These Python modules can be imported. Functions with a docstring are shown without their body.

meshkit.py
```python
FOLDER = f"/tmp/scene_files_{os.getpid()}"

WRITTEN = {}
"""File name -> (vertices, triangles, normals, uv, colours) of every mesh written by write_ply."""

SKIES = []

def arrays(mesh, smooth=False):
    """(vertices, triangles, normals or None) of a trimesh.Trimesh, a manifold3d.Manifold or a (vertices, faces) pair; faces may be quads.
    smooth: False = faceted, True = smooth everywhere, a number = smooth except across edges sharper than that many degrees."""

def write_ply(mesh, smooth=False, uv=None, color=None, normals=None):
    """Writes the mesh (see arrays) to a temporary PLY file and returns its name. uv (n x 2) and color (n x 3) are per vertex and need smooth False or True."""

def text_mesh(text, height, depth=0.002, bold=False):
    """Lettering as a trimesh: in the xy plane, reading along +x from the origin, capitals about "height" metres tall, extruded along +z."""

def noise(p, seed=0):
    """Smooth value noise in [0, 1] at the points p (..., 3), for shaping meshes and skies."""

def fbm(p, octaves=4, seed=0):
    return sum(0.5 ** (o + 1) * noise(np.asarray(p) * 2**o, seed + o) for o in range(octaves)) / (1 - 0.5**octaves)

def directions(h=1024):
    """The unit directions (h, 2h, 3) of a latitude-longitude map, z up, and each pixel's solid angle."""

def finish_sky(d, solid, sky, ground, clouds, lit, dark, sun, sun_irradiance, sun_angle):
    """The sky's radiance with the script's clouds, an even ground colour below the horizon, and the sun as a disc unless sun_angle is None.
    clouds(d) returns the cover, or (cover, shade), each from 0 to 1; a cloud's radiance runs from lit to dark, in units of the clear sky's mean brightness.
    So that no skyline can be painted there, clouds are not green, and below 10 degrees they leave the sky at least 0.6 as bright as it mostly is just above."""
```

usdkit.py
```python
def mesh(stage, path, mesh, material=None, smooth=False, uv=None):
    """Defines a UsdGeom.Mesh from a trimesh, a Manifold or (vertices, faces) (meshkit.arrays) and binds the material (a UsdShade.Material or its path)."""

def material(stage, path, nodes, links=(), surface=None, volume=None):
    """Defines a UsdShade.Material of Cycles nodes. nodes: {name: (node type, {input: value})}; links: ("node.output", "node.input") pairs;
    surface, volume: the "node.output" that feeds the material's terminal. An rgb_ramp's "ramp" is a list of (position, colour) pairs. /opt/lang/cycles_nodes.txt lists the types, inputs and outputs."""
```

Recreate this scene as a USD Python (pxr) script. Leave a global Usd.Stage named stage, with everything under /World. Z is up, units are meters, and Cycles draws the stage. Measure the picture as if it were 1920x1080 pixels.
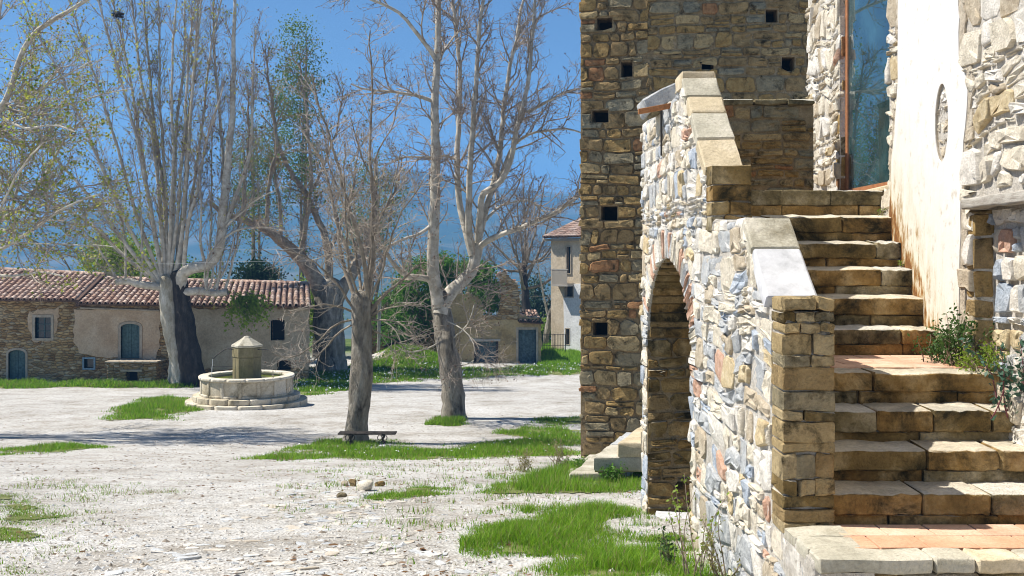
import math, random
import numpy as np, trimesh, usdkit, meshkit
import shapely
from shapely.geometry import Polygon, LineString, Point, box as sbox
from shapely.ops import unary_union
from pxr import Usd, UsdGeom, UsdLux, UsdShade, Gf, Sdf, Vt

stage = Usd.Stage.CreateInMemory()
UsdGeom.SetStageUpAxis(stage, UsdGeom.Tokens.z)
UsdGeom.SetStageMetersPerUnit(stage, 1.0)
world = UsdGeom.Xform.Define(stage, '/World')
stage.SetDefaultPrim(world.GetPrim())
UsdGeom.Scope.Define(stage, '/World/Looks')

# ------------------------------------------------------------------ camera
# the photograph is 1920 x 1080; FPX is the lens in its pixels, HY the horizon
FPX, CX, HY = 2000.0, 960.0, 480.0
cam = UsdGeom.Camera.Define(stage, '/World/camera')
cam.CreateHorizontalApertureAttr(36.0)
cam.CreateVerticalApertureAttr(20.25)
cam.CreateFocalLengthAttr(36.0 * FPX / 1920)
cam.CreateVerticalApertureOffsetAttr(-(540 - HY) / 1920 * 36.0)
cam.CreateClippingRangeAttr(Gf.Vec2f(0.1, 60000))
cam.AddRotateXOp().Set(90.0)
cam.CreateExposureAttr(0.94)

# ------------------------------------------------------------------ sky and sun
SUN = np.array([-0.56, 0.06, 0.83]); SUN = SUN / np.linalg.norm(SUN)
sun_el, sun_rot = math.asin(SUN[2]), math.atan2(SUN[0], SUN[1])
skym = usdkit.material(stage, '/World/Looks/sky', {
    'sky': ('sky_texture', {'sky_type': 'single_scattering', 'sun_disc': False, 'sun_elevation': sun_el, 'sun_rotation': sun_rot,
                            'altitude': 600.0, 'air_density': 1.0, 'aerosol_density': 0.1, 'ozone_density': 6.0}),
    'bg': ('background_shader', {'strength': 0.052})},
    [('sky.color', 'bg.color')], surface='bg.background')
dome = UsdLux.DomeLight.Define(stage, '/World/sky')
UsdShade.MaterialBindingAPI.Apply(dome.GetPrim()).Bind(skym)
dome.GetPrim().SetCustomDataByKey('kind', 'structure')
sun = UsdLux.DistantLight.Define(stage, '/World/sun')
sun.CreateNormalizeAttr(True); sun.CreateIntensityAttr(1.25); sun.CreateAngleAttr(0.53); sun.CreateColorAttr(Gf.Vec3f(1.0, 0.95, 0.87))
zax = SUN; xax = np.cross([0, 1, 0], zax); xax /= np.linalg.norm(xax); yax = np.cross(zax, xax)
sun.AddTransformOp().Set(Gf.Matrix4d(*xax, 0, *yax, 0, *zax, 0, 0, 0, 0, 1))

# ------------------------------------------------------------------ helpers
A = lambda *v: np.array(v, float)
def px(x, y, d):                       # the point at depth d that the photograph shows at (x, y)
    return A((x - CX) / FPX * d, d, (HY - y) / FPX * d)
def norm(v):
    v = np.asarray(v, float); return v / np.linalg.norm(v)

BASE = {}                              # prim path -> world position of the thing it belongs to
def numbered(parent, name):
    p = f'{parent}/{name}'; k = 1
    while p in USED:
        p = f'{parent}/{name}_{k:03d}'; k += 1
    USED.add(p); return p
USED = set(); COUNT = {}
def fresh(parent, name):
    key = (parent, name); k = COUNT.get(key, 0); COUNT[key] = k + 1
    return f'{parent}/{name}' if k == 0 else f'{parent}/{name}_{k:03d}'
def tag(prim, label=None, cat=None, group=None, kind=None):
    for k, v in (('label', label), ('category', cat), ('group', group), ('kind', kind)):
        if v: prim.SetCustomDataByKey(k, v)
    return prim
GROUPS = {'plane_tree': 'plane trees standing on the square', 'poplar': 'thin green trees behind the farmhouse', 'bush': 'bushes and shrubs behind the houses', 'ivy': 'ivy growing over the ruined house',
          'bare_tree': 'bare trees beside the pale house', 'weed': 'weeds at the foot of the walls', 'wall_shrub': 'shrubs at the foot of the plaster strip', 'wall_plant': 'plants on the ledge by the lower steps', 'step_weed': 'tiny weeds on the steps'}
def thing(name, label, cat, loc=(0, 0, 0), group=None, kind=None):
    group = group or GROUPS.get(name)
    path = fresh('/World', name)
    x = UsdGeom.Xform.Define(stage, path)
    x.AddTranslateOp().Set(Gf.Vec3d(*map(float, loc)))
    BASE[path] = A(*loc)
    tag(x.GetPrim(), label, cat, group, kind)
    return path
class MB:
    def __init__(s): s.v, s.f, s.n = [], [], 0
    def add(s, v, f=None):
        if f is None: v, f = v
        v = np.asarray(v, float); f = np.asarray(f, int)
        if f.ndim == 2 and f.shape[1] == 4: f = np.vstack([f[:, [0, 1, 2]], f[:, [0, 2, 3]]])
        s.v.append(v); s.f.append(f + s.n); s.n += len(v); return s
    def get(s): return np.vstack(s.v), np.vstack(s.f)
    def __len__(s): return s.n
def obj(name, mesh, mat, parent=None, smooth=False, label=None, cat=None, group=None, kind=None):
    if isinstance(mesh, MB): mesh = mesh.get()
    if isinstance(mesh, trimesh.Trimesh): mesh = (mesh.vertices, mesh.faces)
    v, f = np.asarray(mesh[0], float), np.asarray(mesh[1], int)
    if f.shape[1] == 4: f = np.vstack([f[:, [0, 1, 2]], f[:, [0, 2, 3]]])
    used = np.zeros(len(v), bool); used[f.ravel()] = True
    if not used.all(): f = (np.cumsum(used) - 1)[f]; v = v[used]
    path = fresh(parent or '/World', name)
    if parent:
        BASE[path] = BASE[parent]; v = v - BASE[parent]
    else: BASE[path] = A(0, 0, 0)
    m = usdkit.mesh(stage, path, (v, f), MAT[mat] if isinstance(mat, str) else mat, smooth=smooth)
    tag(m.GetPrim(), label, cat, group, kind)
    return path

HAZE, HAZE_COL = 0.00052, (.16, .48, 1.0)
MAT = {}
def mk(name, nodes, links, surface='p.BSDF', volume=None):
    MAT[name] = usdkit.material(stage, '/World/Looks/' + name, nodes, links, surface=surface, volume=volume); return MAT[name]
def rock(name, cols, scale=6.0, bump=0.5, fine=45.0, rough=0.9, moss=None, moss_amt=0.5, dist=0.03, stretch=(1, 1, 1)):
    """stone / plaster / bark: patchy colour from position, fine grain, optional dark lichen, relief"""
    n = len(cols)
    ramp = [(0.28 + 0.44 * i / max(1, n - 1), c) for i, c in enumerate(cols)]
    nodes = {
        'g': ('geometry', {}),
        'm': ('mapping', {'scale': stretch}),
        'n1': ('noise_texture', {'scale': scale, 'detail': 5.0, 'roughness': 0.62}),
        'r1': ('rgb_ramp', {'ramp': ramp}),
        'n2': ('noise_texture', {'scale': fine, 'detail': 4.0, 'roughness': 0.7}),
        'r2': ('rgb_ramp', {'ramp': [(0.25, (0.62, 0.62, 0.62)), (0.5, (1, 1, 1)), (0.75, (1.25, 1.25, 1.25))]}),
        'mx': ('mix_color', {'blend_type': 'multiply', 'fac': 0.8, 'use_clamp': False}),
        'n3': ('noise_texture', {'scale': scale * 2.7, 'detail': 6.0, 'roughness': 0.7}),
        'b1': ('bump', {'strength': bump, 'distance': dist}),
        'b2': ('bump', {'strength': bump * 0.8, 'distance': dist * 0.3}),
        'p': ('principled_bsdf', {'roughness': rough, 'specular_ior_level': 0.25}),
    }
    links = [('g.position', 'm.vector'), ('m.vector', 'n1.vector'), ('m.vector', 'n2.vector'), ('m.vector', 'n3.vector'),
             ('n1.fac', 'r1.fac'), ('n2.fac', 'r2.fac'), ('r1.color', 'mx.a'), ('r2.color', 'mx.b'),
             ('n3.fac', 'b1.height'), ('n2.fac', 'b2.height'), ('b1.normal', 'b2.normal'), ('b2.normal', 'p.normal')]
    out = 'mx.result'
    if moss is not None:
        nodes['n4'] = ('noise_texture', {'scale': scale * 0.55, 'detail': 7.0, 'roughness': 0.72, 'distortion': 0.4})
        nodes['r4'] = ('rgb_ramp', {'ramp': [(0.62 - 0.25 * moss_amt, (0, 0, 0)), (0.78 - 0.25 * moss_amt, (1, 1, 1))]})
        nodes['mm'] = ('mix_color', {'blend_type': 'mix', 'b': moss})
        links += [('m.vector', 'n4.vector'), ('n4.fac', 'r4.fac'), ('r4.color', 'mm.fac'), (out, 'mm.a')]
        out = 'mm.result'
    links.append((out, 'p.base_color'))
    return mk(name, nodes, links)
def plain(name, col, rough=0.7, metal=0.0, var=0.25, scale=20.0, bump=0.0):
    d = tuple(c * (1 - var) for c in col); b = tuple(min(1, c * (1 + var)) for c in col)
    nodes = {'g': ('geometry', {}), 'n': ('noise_texture', {'scale': scale, 'detail': 4.0}), 'r': ('rgb_ramp', {'ramp': [(0.3, d), (0.7, b)]}),
             'p': ('principled_bsdf', {'roughness': rough, 'metallic': metal, 'specular_ior_level': 0.3})}
    links = [('g.position', 'n.vector'), ('n.fac', 'r.fac'), ('r.color', 'p.base_color')]
    if bump:
        nodes['b'] = ('bump', {'strength': bump, 'distance': 0.02}); links += [('n.fac', 'b.height'), ('b.normal', 'p.normal')]
    return mk(name, nodes, links)
def leafy(name, c1, c2, trans=0.35, scale=3.0, per_leaf=True):
    nodes = {'g': ('geometry', {}), 'n': ('noise_texture', {'scale': scale, 'detail': 2.0}),
             'a': ('mix_float', {'fac': 0.55}),
             'r': ('rgb_ramp', {'ramp': [(0.2, c1), (0.8, c2)]}),
             'd': ('principled_bsdf', {'roughness': 0.55, 'specular_ior_level': 0.25}), 't': ('translucent_bsdf', {}), 'x': ('mix_closure', {'fac': trans})}
    links = [('g.position', 'n.vector'), ('n.fac', 'a.a'), ('g.random_per_island', 'a.b'), ('a.result', 'r.fac'), ('r.color', 'd.base_color'), ('r.color', 't.color'),
             ('d.BSDF', 'x.closure1'), ('t.BSDF', 'x.closure2')]
    return mk(name, nodes, links, surface='x.closure')

def block(o, a, b, c, bev=0.015, n=1, rng=None, jit=0.0):
    """a dressed stone: origin corner o and three edge vectors; chamfered edges, n stretches along a, every corner a little off"""
    o, a, b, c = (np.asarray(t, float) for t in (o, a, b, c))
    if np.dot(np.cross(a, b), c) < 0: o = o + a; a = -a
    la, lb, lc = (np.linalg.norm(t) for t in (a, b, c))
    fb, fc, fa = min(.3, bev / lb), min(.3, bev / lc), min(.25, bev / la)
    sec = A([fb, 0], [1 - fb, 0], [1, fc], [1, 1 - fc], [1 - fb, 1], [fb, 1], [0, 1 - fc], [0, fc])
    ts = [0.0, fa] + [i / n for i in range(1, n)] + [1 - fa, 1.0]
    V = []
    for i, t in enumerate(ts):
        s = sec.copy()
        if i in (0, len(ts) - 1):
            s = .5 + (s - .5) * A(1 - 2 * fb, 1 - 2 * fc)
        V.append(o + t * a + s[:, :1] * b + s[:, 1:] * c)
    V = np.array(V)
    if rng is not None and jit:
        for i in range(len(ts)):
            off = rng.normal(0, jit, 3)
            k = rng.normal(0, jit * .5, (8, 3))
            V[i] += (off * .6 + k) if 0 < i < len(ts) - 1 else k * .7
    F = []
    for i in range(len(ts) - 1):
        for k in range(8):
            k2 = (k + 1) % 8
            p, q, r, s_ = i * 8 + k, i * 8 + k2, (i + 1) * 8 + k2, (i + 1) * 8 + k
            F += [(p, r, q), (p, s_, r)]
    V = V.reshape(-1, 3); m = len(ts) - 1
    V = np.vstack([V, V[:8].mean(0), V[m * 8:m * 8 + 8].mean(0)])
    c0, c1 = len(V) - 2, len(V) - 1
    for k in range(8):
        k2 = (k + 1) % 8
        F += [(c0, k, k2), (c1, m * 8 + k2, m * 8 + k)]
    F = np.array(F)
    # outward
    F = F[:, ::-1] if np.sum(np.einsum('ij,ij->i', V[F[:, 0]], np.cross(V[F[:, 1]], V[F[:, 2]]))) < 0 else F
    return orient(V, F)
def orient(V, F):
    W = V - V.mean(0)
    vol = np.einsum('ij,ij->i', W[F[:, 0]], np.cross(W[F[:, 1]], W[F[:, 2]])).sum()
    return (V, F) if vol > 0 else (V, F[:, ::-1])
def boxm(x0, x1, y0, y1, z0, z1, bev=0.01):
    return block(A(x0, y0, z0), A(x1 - x0, 0, 0), A(0, y1 - y0, 0), A(0, 0, z1 - z0), bev)
class Frame:
    def __init__(s, O, U, V, N): s.O, s.U, s.V, s.N = (np.asarray(t, float) for t in (O, U, V, N))
    def __call__(s, uv, n=0.0):
        uv = np.atleast_2d(uv); n = np.broadcast_to(n, len(uv))
        return s.O + uv[:, :1] * s.U + uv[:, 1:2] * s.V + n[:, None] * s.N
def extr(poly, fr, n0, n1):
    """extrude a shapely polygon between offsets n0 < n1 of a frame"""
    mb = MB()
    for g in getattr(poly, 'geoms', [poly]):
        if g.is_empty or g.area < 1e-5: continue
        t = trimesh.creation.extrude_polygon(g, n1 - n0, engine='earcut')
        v = np.array(t.vertices); f = np.array(t.faces)
        w = fr(v[:, :2], v[:, 2] + n0)
        if np.dot(np.cross(fr.U, fr.V), fr.N) < 0: f = f[:, ::-1]
        mb.add(w, f)
    return mb.get()
def stone(poly, fr, proud, back, rng, bev=0.011):
    """one rubble stone of a wall face: its outline stands in the mortar, its face is worn and uneven"""
    p = np.array(poly.exterior.coords)[:-1]
    if not poly.exterior.is_ccw: p = p[::-1]
    c = np.array(poly.representative_point().coords[0]) if not poly.contains(poly.centroid) else np.array(poly.centroid.coords[0])
    r = np.linalg.norm(p - c, axis=1, keepdims=True)
    b = np.minimum(bev * rng.uniform(.7, 1.6), r * .35)
    n = len(p)
    tilt = rng.normal(0, .05, 2)
    def ht(q, base, j): return base + (q - c) @ tilt + rng.normal(0, j, len(q))
    p2 = c + (p - c) * (1 - b / r)
    p3 = c + (p - c) * rng.uniform(.45, .62)
    V = np.vstack([fr(p, -back), fr(p, ht(p, proud * .45, .004)), fr(p2, ht(p2, proud * .95, .006)), fr(p3, ht(p3, proud, .009)), fr(c[None], proud + rng.normal(0, .008))])
    F = []
    for k in range(3):
        for i in range(n):
            j = (i + 1) % n
            F += [(k * n + i, k * n + j, (k + 1) * n + j), (k * n + i, (k + 1) * n + j, (k + 1) * n + i)]
    for i in range(n): F.append((3 * n + i, 3 * n + (i + 1) % n, 4 * n))
    F = np.array(F)
    if np.dot(np.cross(fr.U, fr.V), fr.N) < 0: F = F[:, ::-1]
    return V, F
def rough_rect(u0, u1, v0, v1, gap, rng):
    u0 += gap / 2; u1 -= gap / 2; v0 += gap / 2; v1 -= gap / 2
    w, h = u1 - u0, v1 - v0
    if w < .02 or h < .02: return None
    m = min(w, h)
    c = m * rng.uniform(.06, .3, 4)
    pts = [(u0 + c[0], v0), (u1 - c[1], v0), (u1, v0 + c[1]), (u1, v1 - c[2]), (u1 - c[2], v1), (u0 + c[3], v1), (u0, v1 - c[3]), (u0, v0 + c[0])]
    if w > 1.8 * h:
        pts.insert(5, (u0 + w * rng.uniform(.35, .65), v1)); pts.insert(1, (u0 + w * rng.uniform(.35, .65), v0))
    pts = np.array(pts) + rng.normal(0, .035 * m, (len(pts), 2))
    return pts
def masonry(region, hs, ls, gap, rng, warp=0.03, split=0.18, amin=0.25, slope=0.0):
    """stones (shapely polygons) of irregular courses inside a region of a wall face"""
    x0, y0, x1, y1 = region.bounds
    out = []
    v = y0 - rng.uniform(0, hs[0]) - max(0, abs(slope) * (x1 - x0))
    seed = int(rng.integers(1e6))
    def wp(p):
        q = np.c_[p, np.zeros(len(p))]
        return p + np.c_[np.zeros(len(p)), (meshkit.noise(q * 1.3, seed) - .5) * 2 * warp + (meshkit.noise(q * 4, seed + 5) - .5) * warp + slope * (p[:, 0] - x0)] \
                 + np.c_[(meshkit.noise(q * 3 + 9, seed + 2) - .5) * warp * 1.5, np.zeros(len(p))]
    while v < y1 + abs(slope) * (x1 - x0):
        h = rng.uniform(*hs) if rng.random() > .22 else rng.uniform(hs[0] * .45, hs[0])
        u = x0 - rng.uniform(0, ls[0])
        while u < x1:
            l = min(rng.uniform(*ls), max(h * 3.2, ls[0] * .6)) * (1 if rng.random() > .25 else .55)
            cells = []
            if h > .13 and rng.random() < split:
                k = rng.uniform(.35, .65); cells = [(u, u + l, v, v + h * k), (u, u + l, v + h * k, v + h)]
                if l > .3 and rng.random() < .5:
                    m = u + l * rng.uniform(.4, .6); cells[0:1] = [(u, m, v, v + h * k), (m, u + l, v, v + h * k)]
            else: cells = [(u, u + l, v + rng.uniform(0, .012), v + h - rng.uniform(0, .015))]
            for c in cells:
                p = rough_rect(*c, gap, rng)
                if p is not None: out.append(wp(p))
            u += l
        v += h
    res = []
    pr = shapely.prepared.prep(region)
    for p in out:
        g = Polygon(p).buffer(0)
        if g.is_empty: continue
        if not pr.contains(g):
            a = g.area
            g = g.intersection(region)
            if g.is_empty: continue
            if hasattr(g, 'geoms'): g = max(g.geoms, key=lambda q: q.area)
            if g.geom_type != 'Polygon' or g.area < amin * a or g.area < 4e-4: continue
            g = g.simplify(.006)
        if hasattr(g, 'geoms'): g = max(g.geoms, key=lambda q: q.area)
        if len(g.exterior.coords) < 4: continue
        res.append(Polygon(g.exterior))
    return res
def lay(parent, stones, fr, mats, rng, proud=(.01, .045), back=.05, name='stone', limit=300, bev=.011, weights=None, vis=None):
    """the largest `limit` stones one by one as parts, the rest as one part"""
    order = sorted(range(len(stones)), key=lambda i: -(stones[i].area * (1 if vis is None else vis(stones[i]))))
    rest = {}
    for r, i in enumerate(order):
        m = mats[int(rng.choice(len(mats), p=weights))]
        g = stone(stones[i], fr, rng.uniform(*proud), back, rng, bev)
        if r < limit: obj(name, g, m, parent, smooth=34)
        else: rest.setdefault(m, MB()).add(g)
    return rest
def rest_parts(parent, rest, name='small_stones'):
    for m, mb in rest.items(): obj(name, mb, m, parent, smooth=True, kind='stuff')

# ------------------------------------------------------------------ looks of the masonry
PAL = {'cream': ((.44, .39, .30), (.60, .54, .43), (.70, .64, .53)), 'grey': ((.27, .28, .29), (.40, .41, .41), (.52, .51, .48)),
       'blue': ((.24, .28, .33), (.35, .39, .44), (.52, .54, .56)), 'ochre': ((.36, .27, .15), (.50, .40, .24), (.60, .52, .36)),
       'white': ((.48, .45, .39), (.63, .59, .52), (.72, .68, .61)), 'brick': ((.36, .20, .13), (.48, .30, .21), (.56, .40, .31)),
       'tan': ((.30, .24, .16), (.44, .37, .27), (.54, .47, .36))}
for k, c in PAL.items():
    rock('stone_' + k, c, scale=5.0 + len(k), bump=.75, dist=.035)
    rock('stone_' + k + '_aged', tuple(tuple(x * s for x, s in zip(q, (.68, .56, .345))) for q in c), scale=4.0 + len(k), bump=.9, dist=.05, moss=(.045, .033, .012), moss_amt=.45)  # darker, warmer copies for shaded faces: their shade put into the colour, plus moss
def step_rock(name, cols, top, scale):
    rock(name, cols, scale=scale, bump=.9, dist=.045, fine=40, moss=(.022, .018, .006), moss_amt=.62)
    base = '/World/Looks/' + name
    # upper faces painted paler with their sunlit brightness; the risers carry lichen
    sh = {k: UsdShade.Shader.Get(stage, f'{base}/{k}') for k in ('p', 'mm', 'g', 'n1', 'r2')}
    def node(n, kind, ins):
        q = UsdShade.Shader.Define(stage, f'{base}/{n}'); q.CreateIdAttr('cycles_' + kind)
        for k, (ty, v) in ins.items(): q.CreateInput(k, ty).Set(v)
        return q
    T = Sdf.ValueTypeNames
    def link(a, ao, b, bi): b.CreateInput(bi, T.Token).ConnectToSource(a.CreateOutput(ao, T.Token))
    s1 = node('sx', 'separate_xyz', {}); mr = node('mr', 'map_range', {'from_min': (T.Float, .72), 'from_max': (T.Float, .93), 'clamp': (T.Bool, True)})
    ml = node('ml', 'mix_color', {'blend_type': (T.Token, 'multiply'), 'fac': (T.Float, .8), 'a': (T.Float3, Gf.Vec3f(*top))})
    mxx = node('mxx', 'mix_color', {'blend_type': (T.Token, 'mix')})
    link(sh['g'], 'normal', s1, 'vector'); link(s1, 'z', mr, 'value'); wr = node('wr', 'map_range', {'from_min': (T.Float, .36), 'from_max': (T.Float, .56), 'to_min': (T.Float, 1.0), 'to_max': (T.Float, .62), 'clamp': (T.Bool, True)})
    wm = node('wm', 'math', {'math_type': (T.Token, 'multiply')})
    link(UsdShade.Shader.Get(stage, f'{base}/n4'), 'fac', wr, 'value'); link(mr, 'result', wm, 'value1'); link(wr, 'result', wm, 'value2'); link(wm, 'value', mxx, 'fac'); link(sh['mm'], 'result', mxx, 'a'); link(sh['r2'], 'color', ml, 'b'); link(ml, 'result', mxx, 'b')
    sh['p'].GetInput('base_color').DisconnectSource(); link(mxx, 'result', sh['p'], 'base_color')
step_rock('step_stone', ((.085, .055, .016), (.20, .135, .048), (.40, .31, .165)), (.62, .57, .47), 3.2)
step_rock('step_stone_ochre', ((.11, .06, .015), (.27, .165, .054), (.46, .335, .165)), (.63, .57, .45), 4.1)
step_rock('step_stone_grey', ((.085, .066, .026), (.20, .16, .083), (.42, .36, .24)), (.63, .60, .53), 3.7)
rock('coping_pale', ((.34, .28, .18), (.47, .39, .26), (.56, .48, .35)), scale=3.0, bump=.6, dist=.03, moss=(.20, .165, .10), moss_amt=.22)
rock('coping_grey', ((.27, .25, .19), (.40, .37, .29), (.49, .45, .37)), scale=3.0, bump=.7, dist=.03, moss=(.17, .145, .09), moss_amt=.28)
rock('coping_white', ((.40, .40, .41), (.47, .47, .475), (.52, .52, .52)), scale=3.0, bump=.15, dist=.01, fine=7)
rock('mortar_pale', ((.50, .45, .37), (.66, .61, .53), (.77, .73, .66)), scale=9.0, bump=1.0, dist=.06)
rock('mortar_brown', ((.17, .12, .06), (.27, .20, .11), (.36, .28, .17)), scale=8.0, bump=1.0, dist=.04, moss=(.05, .04, .02), moss_amt=.35)
rock('terracotta', ((.44, .22, .125), (.52, .29, .18), (.58, .37, .25)), scale=2.5, bump=.25, dist=.01)
rock('plaster_pale', ((.55, .50, .42), (.64, .60, .52), (.72, .68, .61)), scale=6.0, bump=.6, dist=.02)
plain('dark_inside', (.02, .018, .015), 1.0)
plain('iron', (.06, .055, .05), .7, .5)
rock('rust', ((.16, .07, .03), (.30, .13, .05), (.38, .19, .09)), scale=14, bump=.5, dist=.01)
rock('old_wood', ((.25, .22, .18), (.38, .35, .30), (.48, .45, .40)), scale=7, bump=.7, dist=.02, stretch=(6, 1, 6))
SHADE_AGED = ['stone_tan_aged', 'stone_ochre_aged', 'stone_grey_aged', 'stone_cream_aged', 'stone_blue_aged', 'stone_brick_aged']
SHADE_AGED_W = [.30, .26, .20, .14, .06, .04]
PALE = ['stone_cream', 'stone_white', 'stone_grey', 'stone_blue', 'stone_tan', 'stone_ochre', 'stone_brick']
PALE_W = [.32, .25, .16, .07, .12, .05, .03]

# ------------------------------------------------------------------ terrain
_pd = A(-4000, -400, -60, -5, 0, 7, 12.6, 17, 33, 42, 58, 77, 92, 130, 250, 600, 1000, 30000)
_pz = A(8, 6, 3, -1.1, -1.6, -2.35, -3.07, -3.6, -5.6, -6.05, -6.8, -6.85, -7.2, -14, -40, -85, -95, -95)
from scipy.interpolate import PchipInterpolator
_prof = PchipInterpolator(_pd, _pz)
def zt(X, Y):
    X, Y = np.asarray(X, float), np.asarray(Y, float)
    z = _prof(Y)
    # bank of earth at the foot of the tower and the church
    z = z + .04 * np.exp(-((X - 2.6) / 1.6) ** 2 - ((Y - 20.0) / 4.0) ** 2)
    near = np.clip(1 - np.abs(Y) / 120, 0, 1)
    p = np.stack([X * .35, Y * .35, X * 0], -1)
    z = z + near * ((meshkit.noise(p, 3) - .5) * .10 + (meshkit.noise(p * 4, 4) - .5) * .035)
    # mound of fallen masonry in front of the ruin
    z = z + 1.1 * np.exp(-((X + 6.9) / 2.6) ** 2 - ((Y - 66.5) / 2.2) ** 2)
    return z
def ground(x, y, d0=3.0, d1=110.0):    # depth where the sight line of (x, y) meets the ground
    ds = np.linspace(d0, d1, 2400)
    Z = (HY - y) / FPX * ds; T = zt((x - CX) / FPX * ds, ds)
    k = np.argmax(Z <= T)
    if not (Z <= T).any(): k = len(ds) - 1
    d = ds[k]; return A((x - CX) / FPX * d, d, zt((x - CX) / FPX * d, d))
gx = np.unique(np.concatenate([np.linspace(-32, 8, 180), np.linspace(-100, 100, 80), np.sign(np.linspace(-1, 1, 41)) * (100 + np.abs(np.linspace(-1, 1, 41)) ** 2 * 4200)]))
gy = np.unique(np.concatenate([np.linspace(5, 30, 150), np.linspace(30, 75, 120), np.linspace(-20, 120, 60), np.linspace(0, 1, 40) ** 2 * 2900 + 120, -np.linspace(0, 1, 20) ** 2 * 1000 - 20]))
XX, YY = np.meshgrid(gx, gy)
GV = np.stack([XX, YY, zt(XX, YY)], -1).reshape(-1, 3)
ii = np.arange(len(gx) * len(gy)).reshape(len(gy), len(gx))
GF = np.stack([ii[:-1, :-1], ii[:-1, 1:], ii[1:, 1:], ii[1:, :-1]], -1).reshape(-1, 4)
mk('gravel', {
    'g': ('geometry', {}),
    'n1': ('noise_texture', {'scale': .45, 'detail': 5.0, 'roughness': .6}),
    'r1': ('rgb_ramp', {'ramp': [(.3, (.33, .31, .275)), (.5, (.44, .425, .395)), (.72, (.52, .51, .485))]}),
    'nd': ('noise_texture', {'scale': 1.3, 'detail': 6.0, 'roughness': .7}), 'rd': ('rgb_ramp', {'ramp': [(.36, (.76, .72, .665)), (.52, (1, 1, 1))]}), 'md': ('mix_color', {'blend_type': 'multiply', 'fac': .9}),
    'v': ('voronoi_texture', {'scale': 26.0, 'randomness': 1.0}),
    'rv': ('rgb_ramp', {'ramp': [(0.0, (.5, .5, .5)), (.35, (.9, .9, .9)), (.8, (1.12, 1.12, 1.12))]}),
    'vs': ('separate_color', {}),
    'mx': ('mix_color', {'blend_type': 'multiply', 'fac': .5, 'use_clamp': False}),
    'n2': ('noise_texture', {'scale': 9.0, 'detail': 8.0, 'roughness': .75}),
    'r2': ('rgb_ramp', {'ramp': [(.36, (.36, .32, .27)), (.47, (1, 1, 1)), (.7, (1.1, 1.1, 1.1))]}),
    'my': ('mix_color', {'blend_type': 'multiply', 'fac': .8, 'use_clamp': False}),
    'b1': ('bump', {'strength': .7, 'distance': .03}), 'b2': ('bump', {'strength': .6, 'distance': .03}),
    'sp': ('separate_xyz', {}), 'fy': ('map_range', {'from_min': 70.0, 'from_max': 77.0, 'clamp': True}), 'rf': ('rgb_ramp', {'ramp': [(.35, (.05, .085, .02)), (.65, (.11, .15, .04))]}), 'mf': ('mix_color', {'blend_type': 'mix'}),
    'p': ('principled_bsdf', {'roughness': .95, 'specular_ior_level': .15})},
   [('g.position', 'n1.vector'), ('g.position', 'v.vector'), ('g.position', 'n2.vector'), ('n1.fac', 'r1.fac'), ('v.color', 'vs.color'), ('vs.r', 'rv.fac'),
    ('g.position', 'nd.vector'), ('nd.fac', 'rd.fac'), ('r1.color', 'md.a'), ('rd.color', 'md.b'), ('md.result', 'mx.a'), ('rv.color', 'mx.b'), ('mx.result', 'my.a'), ('n2.fac', 'r2.fac'), ('r2.color', 'my.b'), ('my.result', 'mf.a'), ('g.position', 'sp.vector'), ('sp.y', 'fy.value'), ('fy.result', 'mf.fac'), ('n1.fac', 'rf.fac'), ('rf.color', 'mf.b'), ('mf.result', 'p.base_color'),
    ('v.distance', 'b1.height'), ('n2.fac', 'b2.height'), ('b1.normal', 'b2.normal'), ('b2.normal', 'p.normal')])
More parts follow.
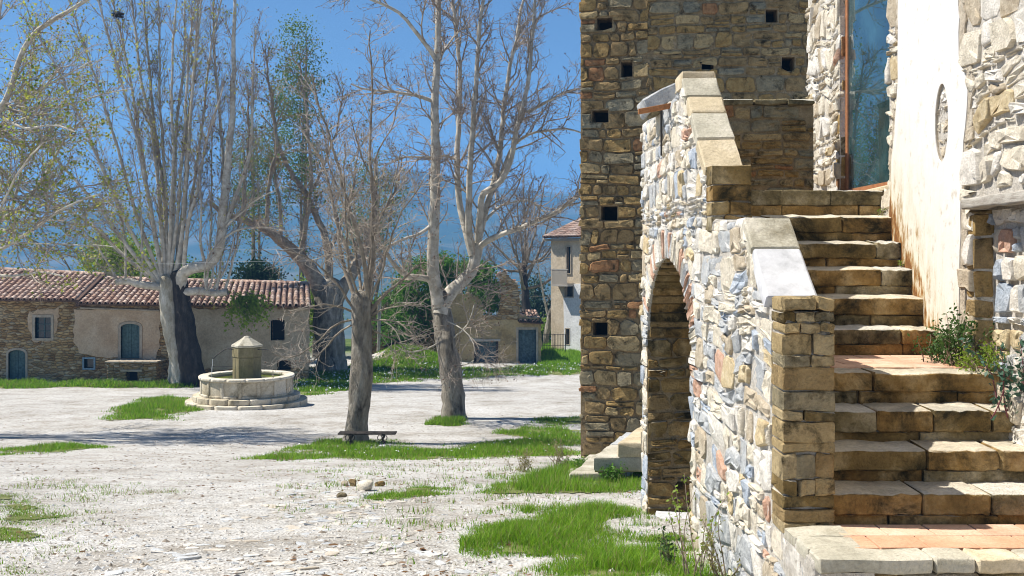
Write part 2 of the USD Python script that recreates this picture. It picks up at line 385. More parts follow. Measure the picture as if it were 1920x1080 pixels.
GROUND = obj('ground', (GV, GF), 'gravel', smooth=True, kind='structure', label='pale gravel square sloping down from the stairs to the old houses')
# ================================================================== bell tower
R = np.random.default_rng(11)
tw = thing('stone_tower', 'tall brown rubble stone tower with square holes behind the stairway', 'tower', (3.2, 24.0, -4.4))
Z3 = A(0, 0, 1)
def tower_face(O, ang, length, holes, seed, limit, zlo, zhi):
    U = A(math.cos(ang), -math.sin(ang), 0); N = A(-math.sin(ang), -math.cos(ang), 0)
    fr = Frame(O, U, Z3, N)
    rng = np.random.default_rng(seed)
    hp = []
    for (x, y, w, h) in holes:
        w, h = w * .85, h * .88
        k = (x - CX) / FPX
        t = (O[1] * k - O[0]) / (U[0] - U[1] * k); d = O[1] + t * U[1]
        z = (HY - y) / FPX * d; s = d / FPX
        hp.append(sbox(t - w * s / 2, z - h * s / 2, t + w * s / 2, z + h * s / 2))
    full = sbox(0, zlo, length, zhi)
    hol = unary_union(hp) if hp else Polygon()
    obj('mortar_core', extr(full.difference(hol), fr, -.5, 0), 'mortar_brown', tw)
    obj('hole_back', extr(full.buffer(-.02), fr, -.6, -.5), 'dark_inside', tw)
    rz_ = [zlo + .28 * i for i in range(int((zhi - zlo) / .28) + 1)]
    rag = Polygon([(rng.normal(-.01, .03), z) for z in rz_ for z in (z, z + .26)] + [(length, zhi), (length, zlo)]).buffer(0)
    st = masonry(rag.difference(hol.buffer(.03)), (.20, .38), (.30, .76), .032, rng, warp=.05)
    return st, fr, rng
OT = A(1.56, 24.0, 0)
a1 = math.radians(14); L1 = 1.5
stA, frA, rA = tower_face(OT, a1, L1, [(1133, 45, 34, 26), (1175, 130, 25, 32), (1125, 218, 36, 26), (1142, 400, 36, 30), (1125, 617, 32, 28)], 5, 200, -5.2, 6.6)
OB = OT + L1 * frA.U
stB, frB, rB = tower_face(OB, math.radians(2), 4.8, [(1447, 30, 26, 28), (1478, 120, 28, 30), (1327, 122, 26, 18)], 6, 300, -5.2, 6.6)
rest = lay(tw, stA, frA, SHADE_AGED, rA, (.02, .095), limit=150, weights=SHADE_AGED_W)
rest_parts(tw, rest)
# the stones of the second face that show: above the stairway
rest = lay(tw, stB, frB, SHADE_AGED, rB, (.012, .05), limit=150, weights=SHADE_AGED_W, vis=lambda g: 1 if g.centroid.y > 1.6 else .02)
rest_parts(tw, rest)
# top and the two faces that are turned away
cL, cR = OT, OB + 4.8 * frB.U
bk = A(.9, 5.5, 0)
quad = [cL + A(.02, .52, 0), OB + A(0, .55, 0), cR + A(0, .55, 0), cR + bk, cL + bk]
base = Polygon([q[:2] for q in quad]).buffer(0)
obj('tower_body', extr(base, Frame(A(0, 0, 0), A(1, 0, 0), A(0, 1, 0), Z3), -5.6, 9.0), 'mortar_brown', tw)

# ================================================================== stairway
stw = thing('stone_stairway', 'outdoor rubble stone stairway with arch below and sloping parapet', 'stairway', (2.0, 6.9, -2.4))
def XL(d): return 1.967 - .03 * d                # outer face of the parapet
def XR(d): return 3.02 + .071 * d                # face of the church wall
fl = Frame(A(1.967, 0, 0), A(-.03, 1, 0), Z3, norm(A(-1, -.03, 0)))     # u is the depth, v the height
pt = .30                                          # thickness of the parapet
# outline of the parapet wall's outer face
outline = [(6.12, -2.6), (6.12, -1.82), (6.9, -1.80), (6.9, -.36), (7.22, -.36), (7.86, .21), (9.0, .26), (9.0, .70), (9.27, .70), (10.2, 1.64), (10.62, 1.66), (10.66, 1.55), (12.9, 1.55), (12.9, -3.4), (6.12, -3.4)]
wall = Polygon(outline).buffer(0)
ac, aw, ah, zs = 11.2, 1.29, .95, -.97           # arch: centre, half width, rise, springing
th = np.linspace(0, math.pi, 25)
arch = Polygon([(ac - aw - .0, -3.6)] + [(ac - aw * math.cos(t), zs + ah * math.sin(t)) for t in th] + [(ac + aw, -3.6)])
vl = .30                                          # length of the arch stones
ring = Polygon([(ac - (aw + vl) * math.cos(t), zs - .35 + (ah + .35 + vl) * math.sin(t) if False else zs + (ah + vl) * math.sin(t)) for t in th] + [(ac + aw + vl, zs - .02), (ac - aw - vl, zs - .02)])
obj('parapet_core', extr(wall.difference(arch), fl, -pt, 0), 'mortar_pale', stw)
# front and rear corner stones are laid separately
quoins = unary_union([sbox(6.88, -1.8, 7.16, -.36), sbox(8.98, .26, 9.22, .72)])
reg = wall.difference(unary_union([arch, ring, quoins])).buffer(-.004)
R = np.random.default_rng(21)
hole = sbox(9.02, -1.75, 9.2, -1.53)
st = masonry(reg.difference(hole), (.11, .29), (.14, .46), .016, R, warp=.075, split=.32, slope=0.0)
rest = lay(stw, st, fl, PALE, R, (.004, .034), limit=295, weights=PALE_W, vis=lambda g: 1.0 / max(1, g.centroid.x - 4) ** 2)
rest_parts(stw, rest)
# arch stones and bricks set on edge
t = -.12
vn = 0
while t < math.pi + .05:
    dt = R.uniform(.035, .075)
    brick = R.random() < .33
    pts = []
    e = .006
    for (q, r0) in ((t + e, 0), (t + dt - e, 0), (t + dt - e, vl), (t + e, vl)):
        ln = r0 * R.uniform(.85, 1.05)
        if q < 0: pts.append((ac - aw - ln, zs + q * 1.25))
        else: pts.append((ac - (aw + ln) * math.cos(q), zs + (ah + ln) * math.sin(q)))
    g = Polygon(pts)
    if g.is_valid and g.area > .002:
        obj('arch_stone', stone(g, fl, R.uniform(.012, .03), .22, R, .008), 'stone_brick' if brick else ['stone_cream', 'stone_white', 'stone_grey'][R.integers(3)], stw, smooth=36)
    t += dt
# corner stones: (z0, z1, how many across)
def corner(x0, x1, d, dd, zs_, rng, mats):
    for z0, z1 in zip(zs_[:-1], zs_[1:]):
        cut = [x0, x1] if rng.random() < .3 else ([x0, x0 + (x1 - x0) * rng.uniform(.35, .65), x1] if rng.random() < .75 else [x0, x0 + (x1 - x0) * rng.uniform(.25, .4), x0 + (x1 - x0) * rng.uniform(.6, .75), x1])
        for a, b in zip(cut[:-1], cut[1:]):
            ex = rng.uniform(-.012, .012)
            obj('corner_stone', block(A(a + .006, d + ex, z0 + .005), A(b - a - .007, 0, 0), A(0, dd, 0), A(0, 0, z1 - z0 - .006), .009, 2, rng, .008), mats[rng.integers(len(mats))], stw, smooth=36)
zq = [-1.80, -1.72, -1.63, -1.55, -1.44, -1.28, -1.21, -1.07, -1.00, -.87, -.72, -.64, -.50, -.43, -.36, -.27]
corner(XL(6.9) - .022, XL(6.9) + pt + .02, 6.87, .30, zq, np.random.default_rng(4), ['step_stone', 'stone_tan_aged', 'stone_cream_aged', 'stone_grey_aged', 'stone_grey_aged', 'stone_white_aged', 'stone_white_aged', 'stone_cream_aged'])
zq = [.20, .34, .46, .60, .77]
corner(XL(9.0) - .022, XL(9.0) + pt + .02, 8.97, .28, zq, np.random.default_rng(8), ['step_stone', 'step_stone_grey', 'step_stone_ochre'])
# coping slabs, each a stone
def coping(p0, p1, cuts, mats, w0, w1, thick, seed):
    rng = np.random.default_rng(seed)
    p0, p1 = A(*p0), A(*p1)
    for i, (a, b) in enumerate(zip(cuts[:-1], cuts[1:])):
        q0, q1 = p0 + (p1 - p0) * a, p0 + (p1 - p0) * b
        e = A(XL(q0[0]) - .025, q0[0], q0[1]); f = A(XL(q1[0]) - .025, q1[0], q1[1])
        run = f - e; up = norm(A(0, -run[2], run[1])); L = np.linalg.norm(run)
        w = w0 + (w1 - w0) * (a + b) / 2
        obj('coping_stone', block(e - up * thick + run / L * .004, run * (1 - .008 / L), A(w, 0, 0), up * (thick + rng.uniform(-.006, .01)), .014, 2, rng, .006), mats[i], stw, smooth=36)
coping((7.20, -.285), (7.88, .275), [0, .60, 1.0], ['coping_white', 'coping_grey'], .345, .345, .12, 1)
coping((9.22, .76), (10.30, 1.75), [0, .29, .58, .76, .985], ['coping_pale', 'coping_grey', 'coping_pale', 'coping_grey'], .345, .335, .12, 2)
obj('coping_stone', block(A(XL(10.3) - .03, 10.27, 1.60), A(.335, 0, 0), A(0, .40, 0), A(0, 0, .175), .02, 2, np.random.default_rng(3), .008), 'coping_pale', stw, smooth=36)
# flat wall top between the two slopes, and behind
rng = np.random.default_rng(14)
d = 7.9
while d < 8.95:
    l = rng.uniform(.18, .34)
    obj('coping_stone', block(A(XL(d) - .015, d + .006, .19), A(pt + .02, 0, 0), A(0, min(l, 8.97 - d) - .012, 0), A(0, 0, rng.uniform(.08, .11)), .02, 1, rng, .012), ['stone_cream', 'stone_grey', 'stone_white'][rng.integers(3)], stw, smooth=36)
    d += l
d = 10.68
while d < 12.85:
    l = rng.uniform(.25, .45)
    obj('coping_stone', block(A(XL(d) - .015, d + .006, 1.50), A(pt + .02, 0, 0), A(0, min(l, 12.9 - d) - .012, 0), A(0, 0, rng.uniform(.08, .12)), .02, 1, rng, .012), ['stone_cream', 'stone_grey', 'stone_white'][rng.integers(3)], stw, smooth=36)
    d += l
# ---- steps
STEP = [  # front depth, front height, rear height of the tread
    (6.90, -1.539, -1.534), (7.23, -1.321, -1.313), (7.56, -1.10, -1.092), (7.89, -.862, -.850),
    (9.19, -.634, -.620), (9.52, -.376, -.355), (9.85, -.123, -.099), (10.18, .122, .152), (10.51, .378, .412), (10.84, .667, .668)]
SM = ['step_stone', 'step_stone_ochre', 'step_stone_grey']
rng = np.random.default_rng(31)
zlow = -1.735
for k, (d, z, zb) in enumerate(STEP):
    dn = STEP[k + 1][0] if k + 1 < len(STEP) else 11.3
    landing = k in (3,)
    x0, x1 = XL(d) + pt - .01, XR(d + .1) + .02
    if k < 3: x1 = 3.95
    rise = z - zlow
    hn = rise * rng.uniform(.58, .72)
    depth = (dn - d + .06) if not landing else .34
    # lower course, set back
    x = x0
    while x < x1 - .05:
        l = rng.uniform(.35, 1.0)
        if x1 - (x + l) < .25: l = x1 - x
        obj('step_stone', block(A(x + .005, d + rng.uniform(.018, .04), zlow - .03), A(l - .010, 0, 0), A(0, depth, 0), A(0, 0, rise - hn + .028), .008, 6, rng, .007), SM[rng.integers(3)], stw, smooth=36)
        x += l
    # tread course with its worn nose
    x = x0
    while x < x1 - .05:
        l = rng.uniform(.42, .95) if k > 3 else rng.uniform(.38, .8)
        if x1 - (x + l) < .28: l = x1 - x
        sl = A(0, depth, (zb - z) * depth / (dn - d) if not landing else .004)
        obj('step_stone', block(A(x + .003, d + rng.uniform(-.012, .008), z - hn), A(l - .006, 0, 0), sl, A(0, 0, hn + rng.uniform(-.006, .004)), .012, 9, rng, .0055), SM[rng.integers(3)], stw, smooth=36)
        x += l
    zlow = zb
# fill of the flight (mortar between and under the stones)
prof = [(6.3, -1.78)]
zl = -1.775
for k, (d, z, zb) in enumerate(STEP):
    prof += [(d + .06, zl), (d + .06, z - .035)]; zl = zb - .035
prof += [(14.6, .63)]
tun = Polygon([(ac - aw, -3.6)] + [(ac - aw * math.cos(t), zs + ah * math.sin(t)) for t in th] + [(ac + aw, -3.6)])
flight = Polygon(prof + [(14.6, -3.6), (6.3, -3.6)]).buffer(0).difference(tun)
fx = Frame(A(1.9, 0, 0), A(0, 1, 0), Z3, A(-1, 0, 0))
obj('stair_core', extr(flight, fx, -2.1, -.06), 'mortar_brown', stw)
# ---- tiles of the two landings
def tiles(x0, x1, d0, d1, z, size, seed, slope=0.0, skew=0.0):
    rng = np.random.default_rng(seed)
    n = int(math.ceil((d1 - d0) / size)); s = (d1 - d0) / n
    for j in range(n):
        x = x0 + (j % 2) * size * .5 - size * .5
        while x < x1:
            a, b = max(x, x0), min(x + size, x1)
            if b - a > .05:
                obj('terracotta_tile', block(A(a + .004, d0 + j * s + .004, z - .03 + rng.uniform(-.002, .002)), A(b - a - .008, 0, 0), A(0, s - .008, 0), A(0, 0, .032), .004, 1), ['terracotta', 'terracotta_pale', 'terracotta_worn'][rng.integers(3)], stw, smooth=36)
            x += size
rock('terracotta_pale', ((.48, .28, .18), (.55, .35, .24), (.60, .43, .32)), scale=3.5, bump=.25, dist=.01)
rock('terracotta_worn', ((.40, .23, .15), (.50, .31, .21), (.57, .42, .32)), scale=5.5, bump=.3, dist=.01)
tiles(XL(8.5) + pt + .0, XR(9.0), 8.20, 9.20, -.856, .31, 2)
tiles(2.04, 3.95, 6.34, 6.89, -1.735, .30, 3)
obj('landing_bed', boxm(1.75, 3.95, 6.2, 6.95, -2.6, -1.772), 'mortar_pale', stw)
obj('landing_bed', boxm(2.0, 3.7, 8.15, 9.25, -1.0, -.892), 'mortar_pale', stw)
rng = np.random.default_rng(5)
# nose of the lower landing, pale border stones, then the dark wall under it
xs = [XL(6.1) - .03, 2.42, 2.66, 2.95, 3.5, 3.95]
for a, b in zip(xs[:-1], xs[1:]):
    obj('landing_nose_stone', block(A(a + .004, 6.10 + rng.uniform(-.008, .008), -1.735 - .085), A(b - a - .008, 0, 0), A(0, .235, 0), A(0, 0, .088), .014, 3, rng, .007), ['coping_pale', 'coping_grey', 'coping_grey'][rng.integers(3)], stw, smooth=36)
for a, b in ((6.345, 6.58), (6.585, 6.86)):
    obj('landing_nose_stone', block(A(XL(6.5) - .025, a, -1.82), A(.36, 0, 0), A(0, b - a, 0), A(0, 0, .09), .014, 2, rng, .007), 'coping_grey', stw, smooth=36)
z = -1.82
while z > -2.5:
    h = rng.uniform(.12, .2); x = XL(6.1)
    while x < 3.9:
        l = rng.uniform(.3, .7)
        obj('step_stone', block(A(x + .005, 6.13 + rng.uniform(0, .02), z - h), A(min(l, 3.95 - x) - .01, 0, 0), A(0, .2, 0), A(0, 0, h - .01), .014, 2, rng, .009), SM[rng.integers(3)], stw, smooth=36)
        x += l
    z -= h
# ---- under the arch: far side of the passage and the vault
rng = np.random.default_rng(51)
fj = Frame(A(XL(12.49) - .004, ac + aw - .014, 0), A(1, 0, 0), Z3, A(0, -1, 0))
obj('passage_wall_core', extr(sbox(0, -3.5, 2.2, zs + .1), fj, -.3, 0), 'mortar_brown', stw)
st = masonry(sbox(0.0, -3.5, .95, zs + .03), (.08, .24), (.25, .6), .016, rng, warp=.03, split=.2)
rest_parts(stw, lay(stw, st, fj, ['step_stone', 'step_stone_ochre', 'stone_ochre_aged', 'stone_tan_aged'], rng, (.008, .028), limit=90, name='passage_stone'))
# courses of the vault, long stones laid along it
t = 0.02
while t < math.pi - .1:
    dt = rng.uniform(.07, .13)
    p0 = A(ac + aw * math.cos(t), zs + ah * math.sin(t)); p1 = A(ac + aw * math.cos(t + dt), zs + ah * math.sin(t + dt))
    tang = p1 - p0; nin = norm(A(tang[1], -tang[0])); nin = nin if np.dot(nin, A(ac, zs) - p0) < 0 else -nin
    x = XL(p0[0]) + .02
    while x < 3.2:
        l = rng.uniform(.3, .75)
        if t < 2.0 or x < 2.1:
            obj('passage_stone', block(A(x, p0[0], p0[1]) - A(0, *nin) * rng.uniform(.005, .03), A(l - .012, 0, 0), A(0, *(tang * .93)), A(0, *nin) * .1, .01, 1, rng, .006), ['step_stone', 'step_stone_ochre', 'stone_tan_aged'][rng.integers(3)], stw, smooth=36)
        x += l
    t += dt
# concrete sill at the foot of the arch
obj('arch_sill', block(A(XL(10.5) + .02, 9.9, -3.2), A(.6, 0, 0), A(0, 2.55, 0), A(0, 0, .22), .02, 3, rng, .01), 'coping_white', stw, smooth=36)
# low wall at the back of the upper landing
rng = np.random.default_rng(61)
fb = Frame(A(0, 12.6, 0), A(1, 0, 0), Z3, A(0, -1, 0))
reg = sbox(XL(12.6) + .2, .62, 3.56, 1.78)
obj('landing_wall_core', extr(reg, fb, -.32, 0), 'mortar_brown', stw)
rest_parts(stw, lay(stw, masonry(reg, (.12, .26), (.2, .55), .018, rng, warp=.04), fb, SHADE_AGED, rng, (.008, .03), limit=90, name='landing_wall_stone', weights=SHADE_AGED_W))
x = XL(12.6) + .2
while x < 3.5:
    l = rng.uniform(.35, .7)
    obj('landing_wall_coping', block(A(x, 12.56, 1.78), A(min(l, 3.58 - x) - .01, 0, 0), A(0, .38, 0), A(0, 0, .07), .015, 2, rng, .008), 'step_stone_grey', stw, smooth=36)
    x += l
# gutter slab, iron bar and flat rusty bar on the parapet
sp = thing('gutter_slab', 'tilted grey stone slab jutting out of the parapet top', 'slab', px(1262, 185, 11.2))
obj('slab', block(px(1203, 184, 11.3), px(1266, 150, 11.3) - px(1203, 184, 11.3) + A(.05, 0, 0), A(0, .55, 0), A(.06, 0, -.16), .02, 2, np.random.default_rng(1), .01), 'stone_grey', sp, smooth=36)
obj('slab_underside', block(px(1215, 196, 11.34), A(.32, 0, .10), A(0, .42, 0), A(.05, 0, -.11), .02, 2, np.random.default_rng(2), .01), 'stone_grey_aged', sp, smooth=36)
ib = thing('rusty_bar', 'flat rusty iron bar sticking out of the wall under the tilted slab', 'iron bar', px(1224, 209, 11.0))
obj('bar', block(px(1197, 214, 10.9), px(1262, 202, 11.0) - px(1197, 214, 10.9), A(0, .05, 0), A(0, 0, .055), .004, 1), 'rust', ib)
rod = thing('iron_rod', 'thin dark iron rod standing against the top of the pale parapet', 'iron rod', px(1245, 290, 11.3))
obj('rod', block(A(XL(11.3) - .055, 11.3, (HY - 292) / FPX * 11.3), A(.02, 0, 0), A(0, .02, 0), A(0, 0, .62), .005, 1), 'iron', rod)
# ================================================================== church wall
ch = thing('church', 'sunlit rubble church wall with white plaster strip and glazed door', 'church', (3.7, 9.5, -.86))
fc = Frame(A(3.02, 0, 0), A(.071, 1, 0), Z3, norm(A(-1, .071, 0)))      # u is the depth, v the height
def cd(x): return 6040.0 / (x - 1102.0)
R = np.random.default_rng(71)
D0, D1, DX = cd(1668), 12.77, cd(1515)             # door near and far edge, far end of the wall
door = sbox(D0, .70, D1, 3.6)
N0 = cd(1827); niche = sbox(6.75, -.95, N0, .39)
slit_c = (9.03, 1.13)
slit = shapely.affinity.scale(Point(slit_c).buffer(1.0, 12), .17, .33)
zlo, zhi = -2.6, 4.2
full = sbox(1.5, zlo, DX, zhi)
core = full.difference(unary_union([door, niche]))
obj('wall_core', extr(core.difference(slit), fc, -.45, 0), 'mortar_pale', ch)
obj('niche_back', extr(sbox(6.7, -.95, N0 + .05, .45), fc, -.45, -.155), 'mortar_pale', ch)
obj('slit_back', extr(slit.buffer(.05), fc, -.4, -.002), 'mortar_pale', ch)
fs_ = Frame(fc.O + fc.N * -.004, fc.U, fc.V, fc.N)
st = masonry(slit.buffer(-.015), (.05, .13), (.07, .2), .014, np.random.default_rng(2), warp=.03)
rest_parts(ch, lay(ch, st, fs_, ['stone_cream', 'stone_tan', 'stone_tan_aged', 'stone_white'], R, (.001, .018), limit=60, name='slit_stone', bev=.01))
# white plaster
pl = Polygon([(cd(1690), zhi), (cd(1688), 1.6), (cd(1676), .9), (cd(1672), .3), (cd(1690), -.2), (cd(1712), -.55), (cd(1742), -.95), (cd(1768), -.95), (cd(1802), -.93), (cd(1806), .3), (cd(1812), .9), (cd(1822), 1.3), (cd(1815), 1.45), (cd(1803), 1.55), (cd(1800), zhi)])
pts = []
for p, q in zip(list(pl.exterior.coords)[:-1], list(pl.exterior.coords)[1:]):
    n = max(1, int(math.dist(p, q) / .12))
    for i in range(n): pts.append((p[0] + (q[0] - p[0]) * i / n + R.normal(0, .008), p[1] + (q[1] - p[1]) * i / n + R.normal(0, .008)))
pl = Polygon(pts).buffer(0)
mk('white_plaster', {
    'g': ('geometry', {}), 's': ('separate_xyz', {}),
    'n': ('noise_texture', {'scale': 2.2, 'detail': 7.0, 'roughness': .68, 'distortion': .5}),
    'mp': ('mapping', {'scale': (3.2, 3.2, 1.1)}),
    'n2': ('noise_texture', {'scale': 3.0, 'detail': 6.0, 'roughness': .7}),
    # height above the flight of steps: stains climb from it
    'h': ('math', {'math_type': 'multiply_add', 'value2': .92, 'value3': -9.31}), 'h2': ('math', {'math_type': 'maximum', 'value2': -1.25}),
    'dz': ('math', {'math_type': 'subtract'}), 'ds': ('math', {'math_type': 'multiply', 'value2': .42}),
    'nz': ('math', {'math_type': 'multiply_add', 'value2': -1.15, 'value3': .60}), 'ad': ('math', {'math_type': 'add'}),
    'r': ('rgb_ramp', {'ramp': [(.0, (.15, .065, .02)), (.06, (.29, .15, .05)), (.10, (.33, .25, .14)), (.145, (.48, .41, .30)), (.20, (.58, .53, .44)), (.42, (.64, .61, .55)), (1, (.68, .66, .62))]}),
    'n3': ('noise_texture', {'scale': 7.0, 'detail': 8.0, 'roughness': .75}),
    'r3': ('rgb_ramp', {'ramp': [(.30, (.55, .48, .38)), (.44, (1, 1, 1))]}),
    'mx': ('mix_color', {'blend_type': 'multiply', 'fac': .8}),
    'b': ('bump', {'strength': .35, 'distance': .02}), 'p': ('principled_bsdf', {'roughness': .9, 'specular_ior_level': .2})},
   [('g.position', 's.vector'), ('g.position', 'n.vector'), ('g.position', 'mp.vector'), ('mp.vector', 'n2.vector'), ('s.y', 'h.value1'), ('h.value', 'h2.value1'),
    ('s.z', 'dz.value1'), ('h2.value', 'dz.value2'), ('n2.fac', 'nz.value1'), ('dz.value', 'ds.value1'), ('ds.value', 'ad.value1'), ('nz.value', 'ad.value2'), ('ad.value', 'r.fac'),
    ('g.position', 'n3.vector'), ('n3.fac', 'r3.fac'), ('r.color', 'mx.a'), ('r3.color', 'mx.b'), ('mx.result', 'p.base_color'), ('n3.fac', 'b.height'), ('b.normal', 'p.normal')])
uc = pl.buffer(.10)
uc = Polygon([(p[0] + R.normal(0, .03), p[1] + R.normal(0, .03)) for p in uc.segmentize(.1).exterior.coords[:-1]]).buffer(0)
rock('undercoat', ((.36, .30, .22), (.50, .43, .33), (.60, .54, .44)), scale=5.0, bump=1.0, dist=.05)
obj('undercoat', extr(uc.difference(unary_union([slit, door, niche])), fc, .001, .018), 'undercoat', ch)
obj('plaster', extr(pl.difference(slit), fc, .014, .026), 'white_plaster', ch)
# stones of the face
reg = core.difference(unary_union([pl.buffer(.005), slit, sbox(6.5, .36, N0 + .06, .50)])).intersection(sbox(4.4, -2.0, DX, 3.4))
st = masonry(reg, (.10, .33), (.13, .50), .022, R, warp=.11, split=.34)
rest_parts(ch, lay(ch, st, fc, ['stone_cream', 'stone_white', 'stone_tan', 'stone_ochre', 'stone_grey', 'stone_blue', 'stone_brick'], R, (.004, .045), limit=290, weights=[.42, .27, .19, .06, .03, .01, .02], vis=lambda g: .02 if g.centroid.x < 7.2 else 1.0))
# blocked opening under the beam
fn = Frame(fc.O + fc.N * -.155, fc.U, fc.V, fc.N)
st = masonry(sbox(6.77, -.95, N0 - .01, .36), (.13, .24), (.16, .36), .026, R, warp=.05, split=.15)
rest_parts(ch, lay(ch, st, fn, ['stone_white', 'stone_grey', 'stone_blue', 'stone_cream', 'stone_ochre', 'stone_brick'], R, (.02, .06), limit=80, weights=[.26, .2, .25, .13, .08, .08], name='infill_stone'))
z = -.95
while z < .36:
    h = R.uniform(.14, .26); h = min(h, .37 - z)
    c = fc([[N0 - .01, z + .006]], -.15)[0]
    obj('jamb_stone', block(c, fc.N * (.15 + R.uniform(0, .02)), fc.U * .16, Z3 * (h - .012), .014, 1, R, .008), ['stone_tan_aged', 'stone_ochre_aged', 'stone_cream_aged'][R.integers(3)], ch, smooth=36)
    z += h
c = fc([[6.55, .365]], -.05)[0]
obj('wooden_lintel', block(c, fc.U * (N0 + .07 - 6.55), fc.N * .13, Z3 * .085, .012, 8, R, .008), 'old_wood', ch, smooth=36, label='weathered grey wooden lintel')
# door jamb stones on the far reveal
z = .68
while z < 3.5:
    h = R.uniform(.14, .28)
    c = fc([[D1 + .0, z + .006]], -.16)[0]
    obj('jamb_stone', block(c, fc.N * (.16 + R.uniform(-.01, .02)), fc.U * .2, Z3 * (h - .012), .014, 1, R, .008), ['stone_tan_aged', 'stone_ochre_aged', 'stone_cream', 'stone_blue_aged', 'stone_brick_aged'][R.integers(5)], ch, smooth=36)
    z += h
# glazed door
plain('door_wood', (.30, .13, .06), .45, var=.2)
mk('door_glass', {'t': ('transparent_bsdf', {'color': (.75, .85, .85)}), 'du': ('diffuse_bsdf', {'color': (.045, .12, .135)}), 'g': ('glossy_bsdf', {'color': (.95, .98, 1.0), 'roughness': 0.0}), 'f': ('fresnel', {'IOR': 2.6}),
    'gp': ('geometry', {}), 'nn': ('noise_texture', {'scale': 2.5, 'detail': 6.0}), 'rr': ('rgb_ramp', {'ramp': [(.35, (.25, .25, .25)), (.7, (.7, .7, .7))]}), 'd': ('mix_closure', {}), 'x': ('mix_closure', {})},
   [('gp.position', 'nn.vector'), ('nn.fac', 'rr.fac'), ('rr.color', 'd.fac'), ('t.BSDF', 'd.closure1'), ('du.BSDF', 'd.closure2'), ('f.fac', 'x.fac'), ('d.closure', 'x.closure1'), ('g.BSDF', 'x.closure2')], surface='x.closure')
fg = Frame(A(3.02 + .06 + .071 * D1, 0, 0), A(0, 1, 0), Z3, A(-1, 0, 0))      # door plane turned so that its glass mirrors sky, not the tower
dr = obj('door_frame', extr(sbox(D0 - .2, .70, D1, 3.6).difference(sbox(D0 + .0, .79, D1 - .09, 3.6)), fg, -.065, 0), 'door_wood', ch)
obj('door_glass', extr(sbox(D0 - .02, .78, D1 - .06, 3.58), fg, -.020, -.014), 'door_glass', dr)
obj('door_sill', block(fc([[D0 - .05, .66]], -.24)[0], fc.U * (D1 - D0 + .05), fc.N * .27, Z3 * .05, .01, 2, R, .004), 'coping_pale', ch, smooth=36)
# dim room behind the door
rock('room_wall', ((.08, .14, .15), (.11, .18, .19), (.14, .22, .23)), scale=2, bump=.2)
q = MB()
for a in ([3.02 + .071 * 9.5 + .5, 9.5], ):
    x0, x1, y0, y1, z0, z1 = 4.35, 7.5, 8.5, 15.0, .62, 4.0
    for b in ((x0, x1, y0 - .1, y0, z0, z1), (x0, x1, y1, y1 + .1, z0, z1), (x1, x1 + .1, y0, y1, z0, z1), (x0, x1, y0, y1, z0 - .1, z0), (x0, x1, y0, y1, z1, z1 + .1)): q.add(boxm(*b))
obj('room', q, 'room_wall', ch)
# ================================================================== vegetation helpers
def tube(P, rad, k=6, cap=False):
    P = np.asarray(P, float); n = len(P); rad = np.broadcast_to(rad, n)
    T = np.gradient(P, axis=0); T /= np.maximum(np.linalg.norm(T, axis=1, keepdims=True), 1e-9)
    ref = A(0, 0, 1) if abs(T[0, 2]) < .8 else A(1, 0, 0)
    U = np.cross(T, ref); U /= np.maximum(np.linalg.norm(U, axis=1, keepdims=True), 1e-9)
    W = np.cross(T, U)
    a = np.arange(k) / k * 2 * math.pi
    V = P[:, None] + rad[:, None, None] * (np.cos(a)[None, :, None] * U[:, None] + np.sin(a)[None, :, None] * W[:, None])
    i = np.arange(n - 1)[:, None] * k; j = np.arange(k)[None]; j2 = (j + 1) % k
    F = np.stack([i + j, i + j2, i + k + j2, i + k + j], -1).reshape(-1, 4)
    return V.reshape(-1, 3), np.vstack([F[:, [0, 2, 1]], F[:, [0, 3, 2]]])[:, ::-1]
def smooth_path(pts, step):
    pts = np.asarray(pts, float)
    L = np.r_[0, np.cumsum(np.linalg.norm(np.diff(pts, axis=0), axis=1))]
    n = max(3, int(L[-1] / step) + 1)
    s = np.linspace(0, L[-1], n)
    if len(pts) > 2:
        f = PchipInterpolator(L, pts); return f(s), s / L[-1]
    return np.stack([np.interp(s, L, pts[:, k]) for k in range(3)], 1), s / L[-1]
def rnd_perp(t, rng):
    v = rng.normal(size=3); v -= t * np.dot(v, t); return norm(v)
def branch(start, dirn, length, rng, nseg, wob, up):
    P = [start]; d = dirn
    for _ in range(nseg):
        d = norm(d + rng.normal(0, wob, 3) + A(0, 0, up)); P.append(P[-1] + d * length / nseg)
    return np.array(P)
def tubes(P, R, k):
    """many thin branches at once: P (n, m, 3), R (n, m)"""
    n, m = R.shape
    T = P[:, -1] - P[:, 0]; T /= np.maximum(np.linalg.norm(T, axis=1, keepdims=True), 1e-9)
    ref = np.where(np.abs(T[:, 2:3]) < .8, A(0, 0, 1)[None], A(1, 0, 0)[None])
    U = np.cross(T, ref); U /= np.linalg.norm(U, axis=1, keepdims=True); W = np.cross(T, U)
    a = np.arange(k) / k * 2 * math.pi
    ring = np.cos(a)[None, :, None] * U[:, None] + np.sin(a)[None, :, None] * W[:, None]
    V = P[:, :, None] + R[:, :, None, None] * ring[:, None]
    o = np.arange(n)[:, None, None] * (m * k) + np.arange(m - 1)[None, :, None] * k; j = np.arange(k)[None, None]; j2 = (j + 1) % k
    p, q, r, t = (x.ravel() for x in np.broadcast_arrays(o + j, o + j2, o + k + j2, o + k + j))
    return V.reshape(-1, 3), np.vstack([np.c_[p, q, r], np.c_[p, r, t]])
def resample(P, r, m=14):
    L = np.r_[0, np.cumsum(np.linalg.norm(np.diff(P, axis=0), axis=1))]; s = np.linspace(0, L[-1], m)
    return np.stack([np.interp(s, L, P[:, k]) for k in range(3)], 1), np.interp(s, L, r)
def unit(v): return v / np.maximum(np.linalg.norm(v, axis=-1, keepdims=True), 1e-9)
